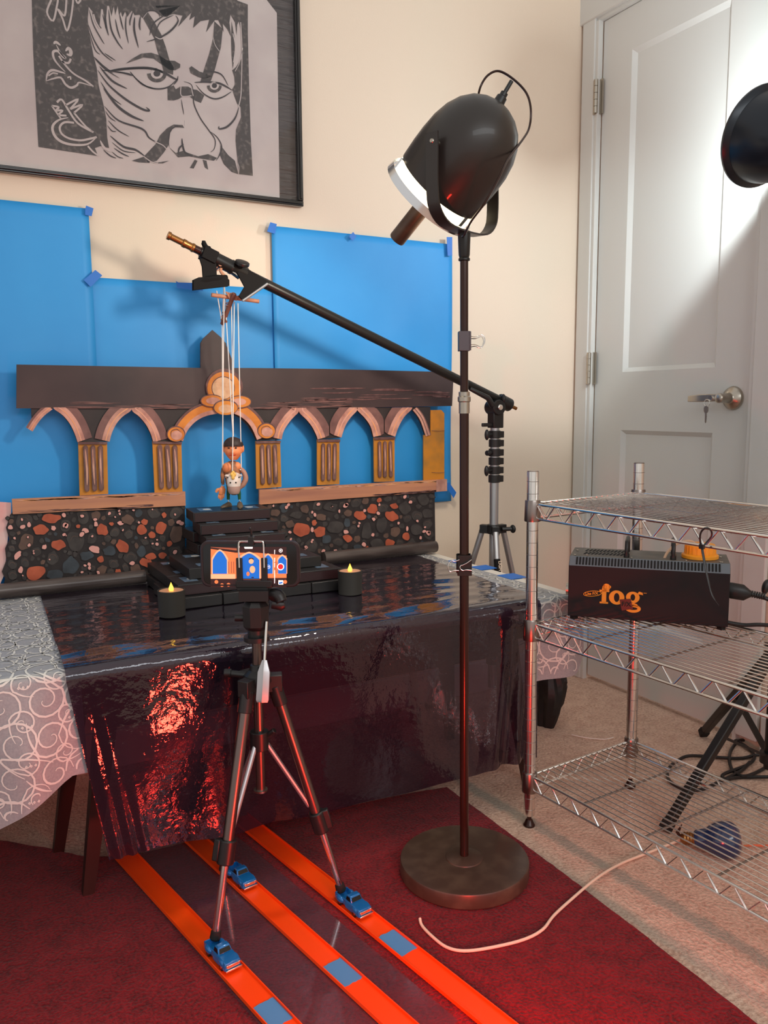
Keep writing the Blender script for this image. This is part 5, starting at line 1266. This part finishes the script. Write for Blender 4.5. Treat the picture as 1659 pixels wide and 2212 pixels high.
# clear sheet under the tracks
SH = RZ+.003
A, B, C_ = onz(238, 1842, SH), onz(560, 2212, SH), onz(990, 2204, SH)
tdir = (B-A).normalized(); side = V((-tdir.y, tdir.x, 0))
wd_ = (C_-A).dot(side); len_ = (C_-A).dot(tdir)
g = G(); Dp = A+side*wd_; k0 = A+tdir*len_
g.prism([A, k0, k0+side*wd_, A+side*wd_], (0, 0, -.0022)); o = build('clear_sheet', g, 'acrylic', loc=A); tag(o, 'thin glossy clear sheet lying on the rug beneath the orange tracks', 'sheet')
tracks = [((232, 1840), (290, 1838), (560, 2205), (640, 2205)), ((372, 1790), (415, 1790), (805, 2205), (895, 2205)), ((505, 1772), (545, 1773), (1020, 2205), (1105, 2205))]
TKZ = RZ+.004
TD = []
lbl = ['left orange toy-car track strip running out from the table', 'middle orange toy-car track strip between the other two', 'right orange toy-car track strip nearest the lamp base']
for i, (a, b, c, d4) in enumerate(tracks):
    a, b, c, d4 = [onz(*q, TKZ) for q in (a, b, c, d4)]
    p0, p1 = (a+b)/2, (c+d4)/2; u = (p1-p0).normalized(); sd = V((-u.y, u.x, 0)); hw_ = .0205
    p0 = p0-u*.015; p1 = p1+u*.12
    TD.append((p0, p1, u, sd))
    g = G()
    prof = [(-hw_, .0065), (-hw_, 0), (hw_, 0), (hw_, .0065), (hw_-.0018, .0065), (hw_-.0018, .0022), (-hw_+.0018, .0022), (-hw_+.0018, .0065)]
    rows = []
    for k in range(2): q = (p0, p1)[k]; rows.append([q+sd*x+Z*z for x, z in prof])
    g.rings(rows); o = build('toy_track', g, 'orange_track', loc=p0); tag(o, lbl[i], 'toy track', 'orange toy tracks')
for (px, py), i, L_, nmx in (((592, 2187), 0, .055, 'left'), ((732, 2105), 1, .060, 'middle'), ((852, 2040), 2, .062, 'right')):
    p0, p1, u, sd = TD[i]; q = onz(px, py, TKZ+.002); q = p0+u*((q-p0).dot(u)); rz = math.atan2(u.y, u.x)
    g = G(); jag = random.Random(i); n = 8; hw_ = .0182
    out = [q+u*(-L_/2+jag.uniform(-.0012, .0012))+sd*(-hw_+2*hw_*k/n) for k in range(n+1)]+[q+u*(L_/2+jag.uniform(-.0012, .0012))+sd*(hw_-2*hw_*k/n) for k in range(n+1)]
    g.prism([V((p_.x, p_.y, TKZ+.0030)) for p_ in out], (0, 0, -.0006)); o = build('tape_strip', g, 'blue_tape_pale', loc=q); tag(o, 'pale blue tape patch stuck across the '+nmx+' orange track', 'tape', 'tape patches on the tracks')
def make_truck():
    r = thing('toy_truck', 'toy truck', 'toy truck', (0, 0, 0), group='blue toy pickup trucks')
    # length along +x (nose forward), z up, unit metres
    g = G()
    def sec(x, w_, z0, z1, cr=.25):
        h = z1-z0; return [V((x, -w_, z0)), V((x, -w_, z0+h*(1-cr))), V((x, -w_*(1-cr*.5), z1)), V((x, w_*(1-cr*.5), z1)), V((x, w_, z0+h*(1-cr))), V((x, w_, z0))]
    # bonnet and front, cab floor
    g.rings([sec(.038, .0125, .006, .0135), sec(.0365, .0145, .005, .0170), sec(.030, .0148, .005, .0185), sec(.016, .0145, .005, .0192), sec(-.004, .0145, .005, .0196)])
    # bulging front wings
    for s_ in (-1, 1):
        g.ball((.0235, s_*.0125, .0125), (.0105, .0042, .0062), 0, 14, 10); g.ball((-.0215, s_*.0130, .0120), (.0110, .0045, .0065), 0, 14, 10)
    # open cargo bed: four walls and floor
    g.box((-.0205, 0, .0085), (.033, .026, .003)); g.box((-.0205, .0122, .0135), (.033, .0018, .0095)); g.box((-.0205, -.0122, .0135), (.033, .0018, .0095)); g.box((-.0362, 0, .0130), (.0018, .026, .0105)); g.box((-.0048, 0, .0135), (.0018, .026, .011))
    bd = build('body', g, 'truck_blue', r, bev=.0006)
    g = G(); g.rings([[V((x, -w_, z)), V((x, w_, z)), V((x2, w2, z2)), V((x2, -w2, z2))] for x, w_, z, x2, w2, z2 in ((.013, .0125, .0185, -.005, .0125, .0185), (.0080, .0105, .0272, -.0035, .0105, .0272), (.0065, .0095, .0285, -.0022, .0095, .0285))]); build('cab', g, 'truck_blue', r, bev=.0012)
    g = G()
    g.prism([V((.0127, -.0102, .0202)), V((.0127, .0102, .0202)), V((.0088, .0088, .0262)), V((.0088, -.0088, .0262))], (.0006, 0, .0003))
    g.prism([V((-.0054, -.0102, .0202)), V((-.0054, .0102, .0202)), V((-.0042, .0088, .0262)), V((-.0042, -.0088, .0262))], (-.0005, 0, .0))
    for s_ in (-1, 1): g.prism([V((.0098, s_*.0121, .0202)), V((-.0032, s_*.0121, .0202)), V((-.0024, s_*.0108, .0262)), V((.0066, s_*.0108, .0262))], (0, s_*.0006, .0002))
    build('window', g, 'glass_dark', r)
    g = G(); g.box((.0385, 0, .0120), (.0016, .0215, .0055)); g.box((.0405, 0, .0068), (.0028, .029, .0028))
    for s_ in (-1, 1): g.cyl((.0375, s_*.0105, .0135), (.0400, s_*.0105, .0135), .0024, 12)
    build('grille_bumper', g, 'chrome', r, bev=.0004)
    for x in (.0235, -.0215):
        for s_ in (-1, 1):
            g = G(); g.lathe((x, s_*.0100, .0062), (0, s_, 0), [(0, .0062), (.0042, .0062), (.0048, .0055), (.0048, .0036)], 20); g.lathe((x, s_*.0145, .0062), (0, s_, 0), [(0, .0034), (.0006, .0030)], 14, 1); build('wheel', g, ['rubber', 'chrome'], r)
    return r
tr0 = make_truck()
for n_, (px, py, i, lb) in enumerate(((476, 2062, 0, 'blue toy pickup nearest the camera, on the left track'), (503, 1898, 1, 'blue toy pickup farthest back, on the middle track behind a tripod leg'), (745, 1958, 2, 'blue toy pickup on the right track near the lamp base'))):
    p0, p1, u, sd = TD[i]; q = onz(px, py, TKZ+.012); q = p0+u*((q-p0).dot(u))
    loc = (q.x, q.y, TKZ+.0022); rot = (0, 0, math.atan2(u.y, u.x))
    if n_ == 0: tr0.location = loc; tr0.rotation_euler = rot; tr0['label'] = lb
    else: dup(tr0, loc, rot, lb, 'blue toy pickup trucks')

# ================================================================ WIRE SHELF
SN = V((-.769, -.752, 0)); SR = math.radians(4.1)
shf = thing('wire_shelf', 'chrome three-tier wire shelving unit in front of the door', 'shelf', SN, (0, -.008, SR))
SW, SLN = .322, .610     # depth (x), length (-y)
for i, (x, y) in enumerate(((0, 0), (SW, 0), (0, -SLN), (SW, -SLN))):
    g = G(); g.cyl((x, y, .026), (x, y, .772), .0122, 24)
    for k in range(29): g.lathe((x, y, .04+k*.0254), Z, [(0, .0123), (.0005, .01265), (.0010, .0123)], 20, 1, cap=False)
    g.cyl((x, y, .770), (x, y, .7735), .0115, 24, 1)
    po = build('post', g, ['chrome', 'chrome_dull'], shf)
    g = G(); g.lathe((x, y, 0), Z, [(0, .0125), (.003, .0130), (.006, .0105), (.014, .0075), (.016, .0050), (.028, .0050)], 20); build('levelling_foot', g, 'brown_pole', po)
for tier, zt in enumerate((.115, .452, .705)):
    g = G(); r1, r2 = .0030, .0026
    zl = zt-.030
    e = .004
    def rail(x0, y0, x1, y1, ins=.012):
        a, b = V((x0, y0, zt)), V((x1, y1, zt)); dd_ = (b-a).normalized(); a = a+dd_*ins; b = b-dd_*ins
        g.cyl(a, b, r1, 10); g.cyl(a-Z*.030, b-Z*.030, r1, 10)
        Ln = (b-a).length; n = max(2, int(round(Ln/.052))); zz = []
        for k in range(n):
            f0 = k/n; zz += [a+dd_*(Ln*(f0+.04/n*1))-Z*.001, a+dd_*(Ln*(f0+.46/n))-Z*.029, a+dd_*(Ln*(f0+.54/n))-Z*.029, a+dd_*(Ln*(f0+.96/n))-Z*.001]
        g.tube(zz, .0021, 8)
    rail(0, 0, 0, -SLN); rail(SW, 0, SW, -SLN); rail(0, 0, SW, 0); rail(0, -SLN, SW, -SLN)
    fr_o = build('shelf_frame', g, 'chrome', shf)
    g = G(); n = 19
    for k in range(1, n): x = SW*k/n; g.cyl((x, -.002, zt+.0015), (x, -SLN+.002, zt+.0015), .00125, 6)
    build('shelf_wires', g, 'chrome', fr_o)
    g = G()
    for f in (.25, .5, .75): g.cyl((.002, -SLN*f, zt-.0018), (SW-.002, -SLN*f, zt-.0018), .0022, 8)
    build('cross_brace', g, 'chrome_dull', fr_o)
    for (x, y) in ((0, 0), (SW, 0), (0, -SLN), (SW, -SLN)):
        g = G(); g.lathe((x, y, zl-.006), Z, [(0, .0126), (0, .0165), (.002, .0170), (.042, .0158), (.044, .0150), (.044, .0126)], 24); build('collar', g, 'chrome_dull', shf)

# ================================================================ FOG MACHINE
FZ = .455
bl, br = onz(1226, 1338, FZ), onz(1572, 1364, FZ)
u = (br-bl); u.z = 0; FL = u.length; u.normalize(); bk = V((-u.y, u.x, 0))       # u: along the front, bk: away from camera
if bk.dot(FW) < 0: bk = -bk
FH, FD = .127, .138
fog = thing('fog_machine', 'black box fog machine with orange cap on the middle wire shelf', 'fog machine', bl)
def fp(a, b, z): return bl+u*a+bk*b+Z*z
g = G()
cs = [(0, 0), (0, FH-.018), (.010, FH-.006), (.016, FH), (FD-.016, FH), (FD, FH-.012), (FD, 0)]
cs = [(y, z+.008) for y, z in cs]
g.rings([[fp(-.0, y, z) for y, z in cs], [fp(FL, y, z) for y, z in cs]])
for i in range(len(g.f)): pass
n = len(cs)
g.m[1] = 1; g.m[2] = 1; g.m[3] = 2
body = build('housing', g, ['fog_body', 'fog_edge', 'fog_top'], fog, world=True, bev=.0012)
g = G()     # vent slots along the bevelled front edge, louvre holes on top
ns = 44
for i in range(ns):
    a = .016+(FL-.036)*i/(ns-1); p0 = fp(a, .0012, FH-.007); p1 = fp(a, .0125, FH+.0065)
    dv = (p1-p0).normalized(); nn = u.cross(dv).normalized(); nn = nn if nn.z > 0 else -nn
    g.prism([p0-u*.0017+nn*.0006, p0+u*.0017+nn*.0006, p1+u*.0017+nn*.0006, p1-u*.0017+nn*.0006], -nn*.0010)
build('front_vent', g, 'fog_slot', body, world=True); g = G()
for rI in range(2):
    for i in range(12):
        a = .026+i*.0075; b0 = .042+rI*.036
        g.prism([fp(a, b0, FH+.0085), fp(a+.004, b0, FH+.0085), fp(a+.008, b0+.026, FH+.0085), fp(a+.004, b0+.026, FH+.0085)], (0, 0, .0003))
build('top_vent', g, 'fog_slot', body, world=True)
for a in (.115, .207):
    g = G(); g.tube([fp(a, .028, FH+.006), fp(a, .026, FH+.022), fp(a, .031, FH+.036), fp(a, .040, FH+.040), fp(a, .092, FH+.040), fp(a, .099, FH+.034), fp(a, .100, FH+.006)], .0043, 12, smooth=3); g.cyl(fp(a, .028, FH+.006), fp(a, .028, FH+.016), .006, 12); build('handle', g, 'black_plastic', fog, world=True)
g = G()
for a, b in ((.01, .022), (.01, .08), (.035, .024), (.125, .022), (.212, .088), (.232, .022), (.30, .022), (FL-.018, .022), (FL-.014, .082)): g.ball(fp(a, b, FH+.009), (.0028, .0028, .0015), 0, 10, 6)
g.cyl(fp(-.007, .03, .06), fp(0, .03, .06), .013, 18); build('screw', g, 'nickel', fog, world=True)
cc = fp(FL-.055, .066, FH+.008)
g = G(); g.lathe(cc, Z, [(0, .034), (.001, .0365), (.007, .0365), (.009, .033), (.010, .0305), (.027, .0295), (.0295, .0275), (.0295, .001)], 40)
for i in range(24): a = 2*PI*i/24; g.cyl(cc+V((.0303*math.cos(a), .0303*math.sin(a), .010)), cc+V((.0296*math.cos(a), .0296*math.sin(a), .026)), .0012, 6)
build('tank_cap', g, 'cap_orange', fog, world=True)
g = G(); g.tube([fp(FL-.125, .045, FH+.006), fp(FL-.118, .055, FH+.020), fp(FL-.100, .065, FH+.036), fp(FL-.075, .080, FH+.040), fp(FL-.062, .084, FH+.032)], .0028, 10, smooth=5); build('fluid_hose', g, 'clear_tube', fog, world=True)
g = G()
for a in (.012, FL-.012): g.box(fp(a, .012, .004), (.012, .012, .008)); g.box(fp(a, FD-.012, .004), (.012, .012, .008))
build('foot', g, 'rubber', fog, world=True)
# logo
g = G(); nF = -bk
lo = fp(.040, -.0008, .040)
def LQ(x, y): return lo+u*(x*.001)+Z*(y*.001)
def ann(cx, cy, rx, ry, ix, iy, dx=0, n=32):
    for i in range(n):
        a, b = 2*PI*i/n, 2*PI*(i+1)/n
        g.prism([LQ(cx+rx*math.cos(a), cy+ry*math.sin(a)), LQ(cx+rx*math.cos(b), cy+ry*math.sin(b)), LQ(cx+dx+ix*math.cos(b), cy+iy*math.sin(b)), LQ(cx+dx+ix*math.cos(a), cy+iy*math.sin(a))], bk*.0006)
def pq(pts): g.prism([LQ(*p) for p in pts], bk*.0006)
# f: stem, hooked top with ball, cross bar, foot serif
pq([(29, 2), (38, 2), (38, 33), (37, 38), (33, 41), (30, 36), (29, 30)]); pq([(25, 0), (42, 0), (42, 3.5), (25, 3.5)]); pq([(24, 25), (44, 25), (44, 29), (24, 29)])
ann(38, 35, 7.5, 7.5, 2.0, 3.2, -2, 20); pq([(43, 32), (47, 34), (47, 38), (43, 39)])
ann(59, 14.5, 15.5, 15, 5.5, 9.5)
ann(91, 17, 13.5, 12, 4.6, 7.0); ann(92, -6.5, 15.5, 8.5, 9.0, 3.0); pq([(80, 8), (86, 8), (100, 3), (103, -3), (84, -1), (80, 3)]); pq([(99, 24), (103, 30), (110, 28), (111, 23), (105, 24)])
pq([(112, 27), (118, 27), (118, 28), (112, 28)])
oc = lo+u*.010+Z*.0195
ov = [oc+u*(.018*math.cos(a))+Z*(.0056*math.sin(a)+.0022*math.cos(a)) for a in [2*PI*i/28 for i in range(28)]]
g.tube(ov, .0007, 6, 0, closed=True); text_geo('Lite F/X', .0080, oc-u*.0145-Z*.0040-bk*.0002, (u+Z*.12).normalized(), Z, 0, .0002, .0006, g)
build('logo', g, 'fog_orange', body, world=True)
g = G(); s0 = fp(.118, -.0022, .041); g.prism([s0+u*-.013+Z*.010, s0+u*.009+Z*.013, s0+u*.014-Z*.008, s0-u*.008-Z*.013], bk*.0006); text_geo('F/X', .013, s0-u*.009-Z*.003-bk*.0006, u, Z, 1, .0002, .0005, g); build('sticker', g, ['fog_sticker', 'glass_dark'], body, world=True)
# plug and cords
plug = thing('power_cord', 'black power cord plugged into the end of the fog machine', 'cord', fp(FL, .04, .07))
g = G(); rg = []
for t, w_, h_ in ((-.001, .011, .016), (.006, .012, .017), (.030, .012, .0165), (.040, .008, .009), (.044, .0065, .0065)):
    c0 = fp(FL+t, .045, .075-t*.12); rg.append([c0+bk*(w_*math.cos(a))+Z*(h_*math.sin(a)) for a in [2*PI*j/16 for j in range(16)]])
g.rings(rg)
for i in range(6): c0 = fp(FL+.045+i*.0045, .045, .0695-i*.0007); g.lathe(c0, u, [(0, .004), (0, .0072), (.0026, .0070), (.0026, .004)], 14)
build('plug', g, 'black_plastic', plug, world=True)
g = G(); g.tube([fp(FL+.040, .045, .0700), fp(FL+.078, .045, .060), fp(FL+.11, .04, .040), fp(FL+.15, .02, .01), fp(FL+.2, .0, -.03)], .0042, 10, smooth=5); build('cable', g, 'black_plastic', plug, world=True)
g = G(); g.tube([fp(FL-.002, .02, .014), fp(FL+.03, .018, .011), fp(FL+.06, .01, .016), fp(FL+.10, .0, .018), fp(FL+.16, -.01, .016)], .0040, 10, smooth=5); o = build('black_cable', g, 'black_plastic', loc=fp(FL, .02, .014)); tag(o, 'black cable leaving the lower rear corner of the fog machine', 'cable')
# zip tie round the top shelf's front rail
zt0 = onx(1516, 1180, -.765)
zt = thing('zip_tie', 'long black zip tie looped on the top shelf rail', 'zip tie', zt0)
g = G(); lp = [onx(a, b, x_) for a, b, x_ in ((1514, 1178, -.760), (1512, 1160, -.764), (1516, 1147, -.772), (1526, 1140, -.772), (1536, 1146, -.755), (1537, 1158, -.750), (1528, 1170, -.752), (1520, 1179, -.757))]
g.tube(lp, .0016, 8, closed=False, smooth=5); g.box(onx(1516, 1181, -.762), (.005, .008, .007)); build('loop', g, 'black_plastic', zt, world=True)
g = G(); g.tube([onx(1516, 1181, -.762), onx(1521, 1210, -.766), onx(1529, 1250, -.768), onx(1538, 1285, -.768), onx(1553, 1308, -.766)], [.0022, .0022, .0018, .0014, .0004], 8, smooth=4, flat=.5); build('tail', g, 'black_plastic', zt, world=True)

# ================================================================ RIGHT LIGHT STAND, CLAMP LAMP
SC_ = V((-.185, -.905, 0))
rs_ = thing('tripod_stand', 'black metal tripod stand at the right edge behind the wire shelf', 'light stand', SC_)
hubz = .33
f1, f2, f3 = onz(1438, 1788, .010), onz(1519, 1583, .012), V((-.09, -1.33, .01))
g = G(); g.cyl(SC_+Z*.06, SC_+Z*1.30, .0125, 18); build('column', g, 'black_metal', rs_, world=True)
g = G(); g.cyl(SC_+Z*(hubz-.02), SC_+Z*(hubz+.03), .024, 18); build('upper_hub', g, 'black_plastic', rs_, world=True); g = G(); g.cyl(SC_+Z*.075, SC_+Z*.10, .022, 18); build('lower_hub', g, 'black_plastic', rs_, world=True)
for q in (f1, f2, f3):
    a = SC_+Z*hubz; dq = (q-SC_); dq.z = 0; dq.normalize(); g = G(); a = a+dq*.02
    ax_ = (q-a).normalized(); M_ = ax_.to_track_quat('Z', 'Y').to_matrix(); g.box(a.lerp(q, .5), (.019, .019, (q-a).length), 0, M_)
    lg = build('leg', g, 'black_metal', rs_, world=True, bev=.003)
    g = G(); g.box(q-ax_*.006, (.022, .022, .024), 0, M_); build('rubber_foot', g, 'rubber', lg, world=True, bev=.003)
    g = G(); b_ = a.lerp(q, .48); c0 = SC_+Z*.087; ax2 = (b_-c0).normalized(); g.box(c0.lerp(b_, .5), (.014, .006, (b_-c0).length), 0, ax2.to_track_quat('Z', 'Y').to_matrix()); build('brace', g, 'black_metal', rs_, world=True)
kq = hit(1654, 1268, 1, SC_.y-.03); g = G(); g.cyl((SC_.x, SC_.y, kq.z), kq, .006, 12); g.ball(kq, (.008, .008, .017), 0, 14, 10, rotm(0, .3, 0)); build('knob', g, 'black_plastic', rs_, world=True)
clamp_lamp = thing('clamp_lamp', 'blue-black bell work lamp at the right edge, throwing light on the door', 'lamp', SC_+Z*1.3)
def at_depth(px, py, p_ref):
    d_ = ray(px, py); return CAM+d_*((p_ref-CAM).dot(FW)/d_.dot(FW))
CC = at_depth(1700, 303, SC_+Z*1.4)
Ks = .90
CAX = (-RT*.32+FW*.76+V((0, 0, .42))).normalized()
g = G(); g.lathe(CC, CAX, [(a_*Ks, b_*Ks) for a_, b_ in [(.085, .110), (.086, .118), (.080, .1185), (.074, .112), (.070, .106), (.045, .103), (.015, .096), (-.015, .084), (-.045, .066), (-.070, .044), (-.082, .026), (-.082, .020), (-.14, .020), (-.142, .001)]], 56); g.lathe(CC, CAX, [(a_*Ks, b_*Ks) for a_, b_ in [(.085, .110), (.060, .102), (.02, .092), (-.02, .076), (-.055, .05), (-.07, .022), (-.07, .001)]], 56, 1, cap=False)
build('shade', g, ['shade_blueblack', 'reflector'], clamp_lamp, world=True)
g = G(); g.ball(CC+CAX*.01, .032, 0, 20, 12); build('bulb', g, 'cool_glow', clamp_lamp, world=True)
g = G(); g.tube([CC-CAX*.12, CC-CAX*.13-Z*.06, SC_+Z*1.31, SC_+Z*1.27], .008, 12, smooth=4); build('bracket', g, 'black_metal', clamp_lamp, world=True)
light('clamp_lamp_bulb', 'SPOT', CC+CAX*.07, CC+CAX*1.0, P_CLIP, (.88, .97, 1.0), spot_size=math.radians(136), spot_blend=.25, shadow_soft_size=.04)

# ================================================================ THINGS ON THE FLOOR
cd_ = [(907, 1984, .018), (912, 2000, .014), (935, 2024, .014), (965, 2046, .014), (1003, 2054, .014), (1060, 2047, .014), (1130, 2030, .014), (1172, 2008, .014), (1196, 1978, .014), (1235, 1942, .014), (1290, 1896, .012), (1340, 1866, .005), (1400, 1842, .005), (1445, 1824, .005), (1468, 1815, .006)]
g = G(); g.tube([onz(a, b, z) for a, b, z in cd_], .0026, 10, smooth=5); o = build('lamp_cord', g, 'cord_white', loc=onz(1000, 2054, .01)); tag(o, 'pale lamp cord curling from the base across the red rug', 'cord')
g = G(); g.tube([onz(a, b, .005) for a, b in ((1580, 1832), (1620, 1826), (1675, 1825), (1760, 1800))], .002, 8, smooth=4); o = build('thin_cord', g, 'cord_orange', loc=onz(1620, 1826)); tag(o, 'thin orange cord on the carpet right of the blue bulb', 'cord')
bc = onz(1552, 1845, 0); bb = onz(1462, 1828, 0); bd_ = (bc-bb); bd_.z = 0; bd_.normalize()
bulb = thing('flood_bulb', 'dark blue reflector flood bulb lying on the carpet under the shelf', 'light bulb', bc)
o0 = bb+Z*.020+bd_*.012; axb = (bd_+Z*.16).normalized()
g = G(); g.lathe(o0, axb, [(.022, .0150), (.026, .0185), (.036, .0200), (.044, .0215), (.054, .0290), (.066, .0350), (.080, .0372), (.093, .0362), (.103, .0300), (.109, .0200), (.111, .0080), (.1115, .001)], 36); build('glass_bulb', g, 'bulb_blue', bulb, world=True)
g = G(); g.lathe(o0, axb, [(-.006, .001), (-.006, .006), (-.001, .011)]+[(.0+.001*k*3, .0132 if k % 2 else .0118) for k in range(8)]+[(.026, .0150)], 24); build('screw_base', g, 'brass', bulb, world=True)
g = G(); g.tube([o0-axb*.004, o0-axb*.012+Z*.012, o0-axb*.004+Z*.030], [.003, .004, .001], 8); o = build('wire_nub', g, 'brown_pole', bulb, world=True)
z7 = lambda x, y: (1380+x/4.423, 1400+y/4.423)
def floor_cable(pts, label, r_=.0042):
    g = G(); P_ = []
    for i, (a, b) in enumerate(pts): P_.append(onz(*z7(a, b), .005+.004*(i % 2)))
    g.tube(P_, r_, 9, smooth=6); o = build('floor_cable', g, 'black_plastic', loc=P_[0]); return tag(o, label, 'cable', 'black cables on the carpet')
floor_cable([(1350, 1060), (1150, 1020), (1000, 1050), (860, 1052), (680, 1038), (480, 1030), (380, 1070), (300, 1130), (272, 1210), (310, 1285), (430, 1345), (580, 1355), (700, 1310), (850, 1240), (980, 1170), (1060, 1090)], 'wide loop of black cable lying left of the stand leg')
floor_cable([(1400, 1060), (1234, 975), (1100, 900), (970, 882), (890, 960), (864, 1060), (895, 1165), (985, 1222), (1110, 1195), (1300, 1090)], 'round coil of black cable between the stand legs')
floor_cable([(905, 868), (1010, 930), (1090, 1000), (1100, 1060), (1030, 1120), (820, 1200), (805, 1240), (850, 1252), (960, 1235), (1250, 1230)], 'black cable zigzagging behind the stand leg towards the door')
q3 = lambda x, y: (1180+x/3.463, 1380+y/3.463)
g = G(); g.tube([onz(*q3(*p_), .004) for p_ in ((190, 718), (300, 740), (430, 752), (502, 737))], .0012, 6, smooth=4); o = build('string_scrap', g, 'white_string', loc=onz(1270, 1595)); tag(o, 'short scrap of white string on the carpet before the door', 'string')
# black fabric bag poking out beneath the cloth corner
bp = onz(1180, 1585, 0); g = G(); rb = random.Random(9); rg = []
base = onz(1178, 1566, 0)
for i in range(11):
    t = i/10; z = .0+.22*t; r0 = .018+.034*math.sin(PI*min(1, t*.9+.1))**1.2*(1 if t < .75 else .8); row = []
    for j in range(18):
        a = 2*PI*j/18; rr_ = r0*(1+.18*math.sin(3*a+t*5)+.10*math.sin(7*a-3*t)+rb.uniform(-.05, .05)); row.append(base+V((rr_*math.cos(a)*.8+.012*math.sin(t*PI), rr_*math.sin(a), z)))
    rg.append(row)
g.rings(rg); g.tube([base+V((.01, -.01, .10)), base+V((.042, -.02, .135)), base+V((.052, -.02, .150))], [.032, .018, .003], 8)
o = build('fabric_bag', g, 'bag_black', loc=base, ang=20); tag(o, 'crumpled black fabric bag under the right end of the table', 'bag')

# red flood lamp on the floor below the picture's lower edge
rl = thing('red_lamp', 'red flood lamp on the floor below the frame, mirrored in the film', 'lamp', (RED_POS.x, RED_POS.y, 0))
aim = (V((-1.30, -.70, .33))-RED_POS).normalized()
g = G(); g.lathe(RED_POS, aim, [(-.11, .001), (-.11, .02), (-.06, .024), (-.03, .045), (.0, .058), (.004, .060), (.004, .056)], 32); build('housing', g, 'black_matte', rl, world=True)
g = G(); g.lathe(RED_POS, aim, [(.001, .001), (.001, .055)], 32, cap=False); g.lathe(RED_POS, aim, [(-.002, .056), (.001, .055)], 32, cap=False); build('lens', g, 'red_lamp_face', rl, world=True)
g = G(); g.cyl((RED_POS.x-aim.x*.06, RED_POS.y-aim.y*.06, .012), RED_POS-aim*.06, .008, 12); g.cyl((RED_POS.x-aim.x*.06, RED_POS.y-aim.y*.06, .0105), (RED_POS.x-aim.x*.06, RED_POS.y-aim.y*.06, .018), .05, 24); build('foot', g, 'black_matte', rl, world=True)
light('red_lamp_light', 'SPOT', RED_POS+aim*.02, RED_POS+aim*1.0+V((.28, 0, .10)), P_RED, (1.0, .04, .022), spot_size=math.radians(175), spot_blend=.25, shadow_soft_size=.05)
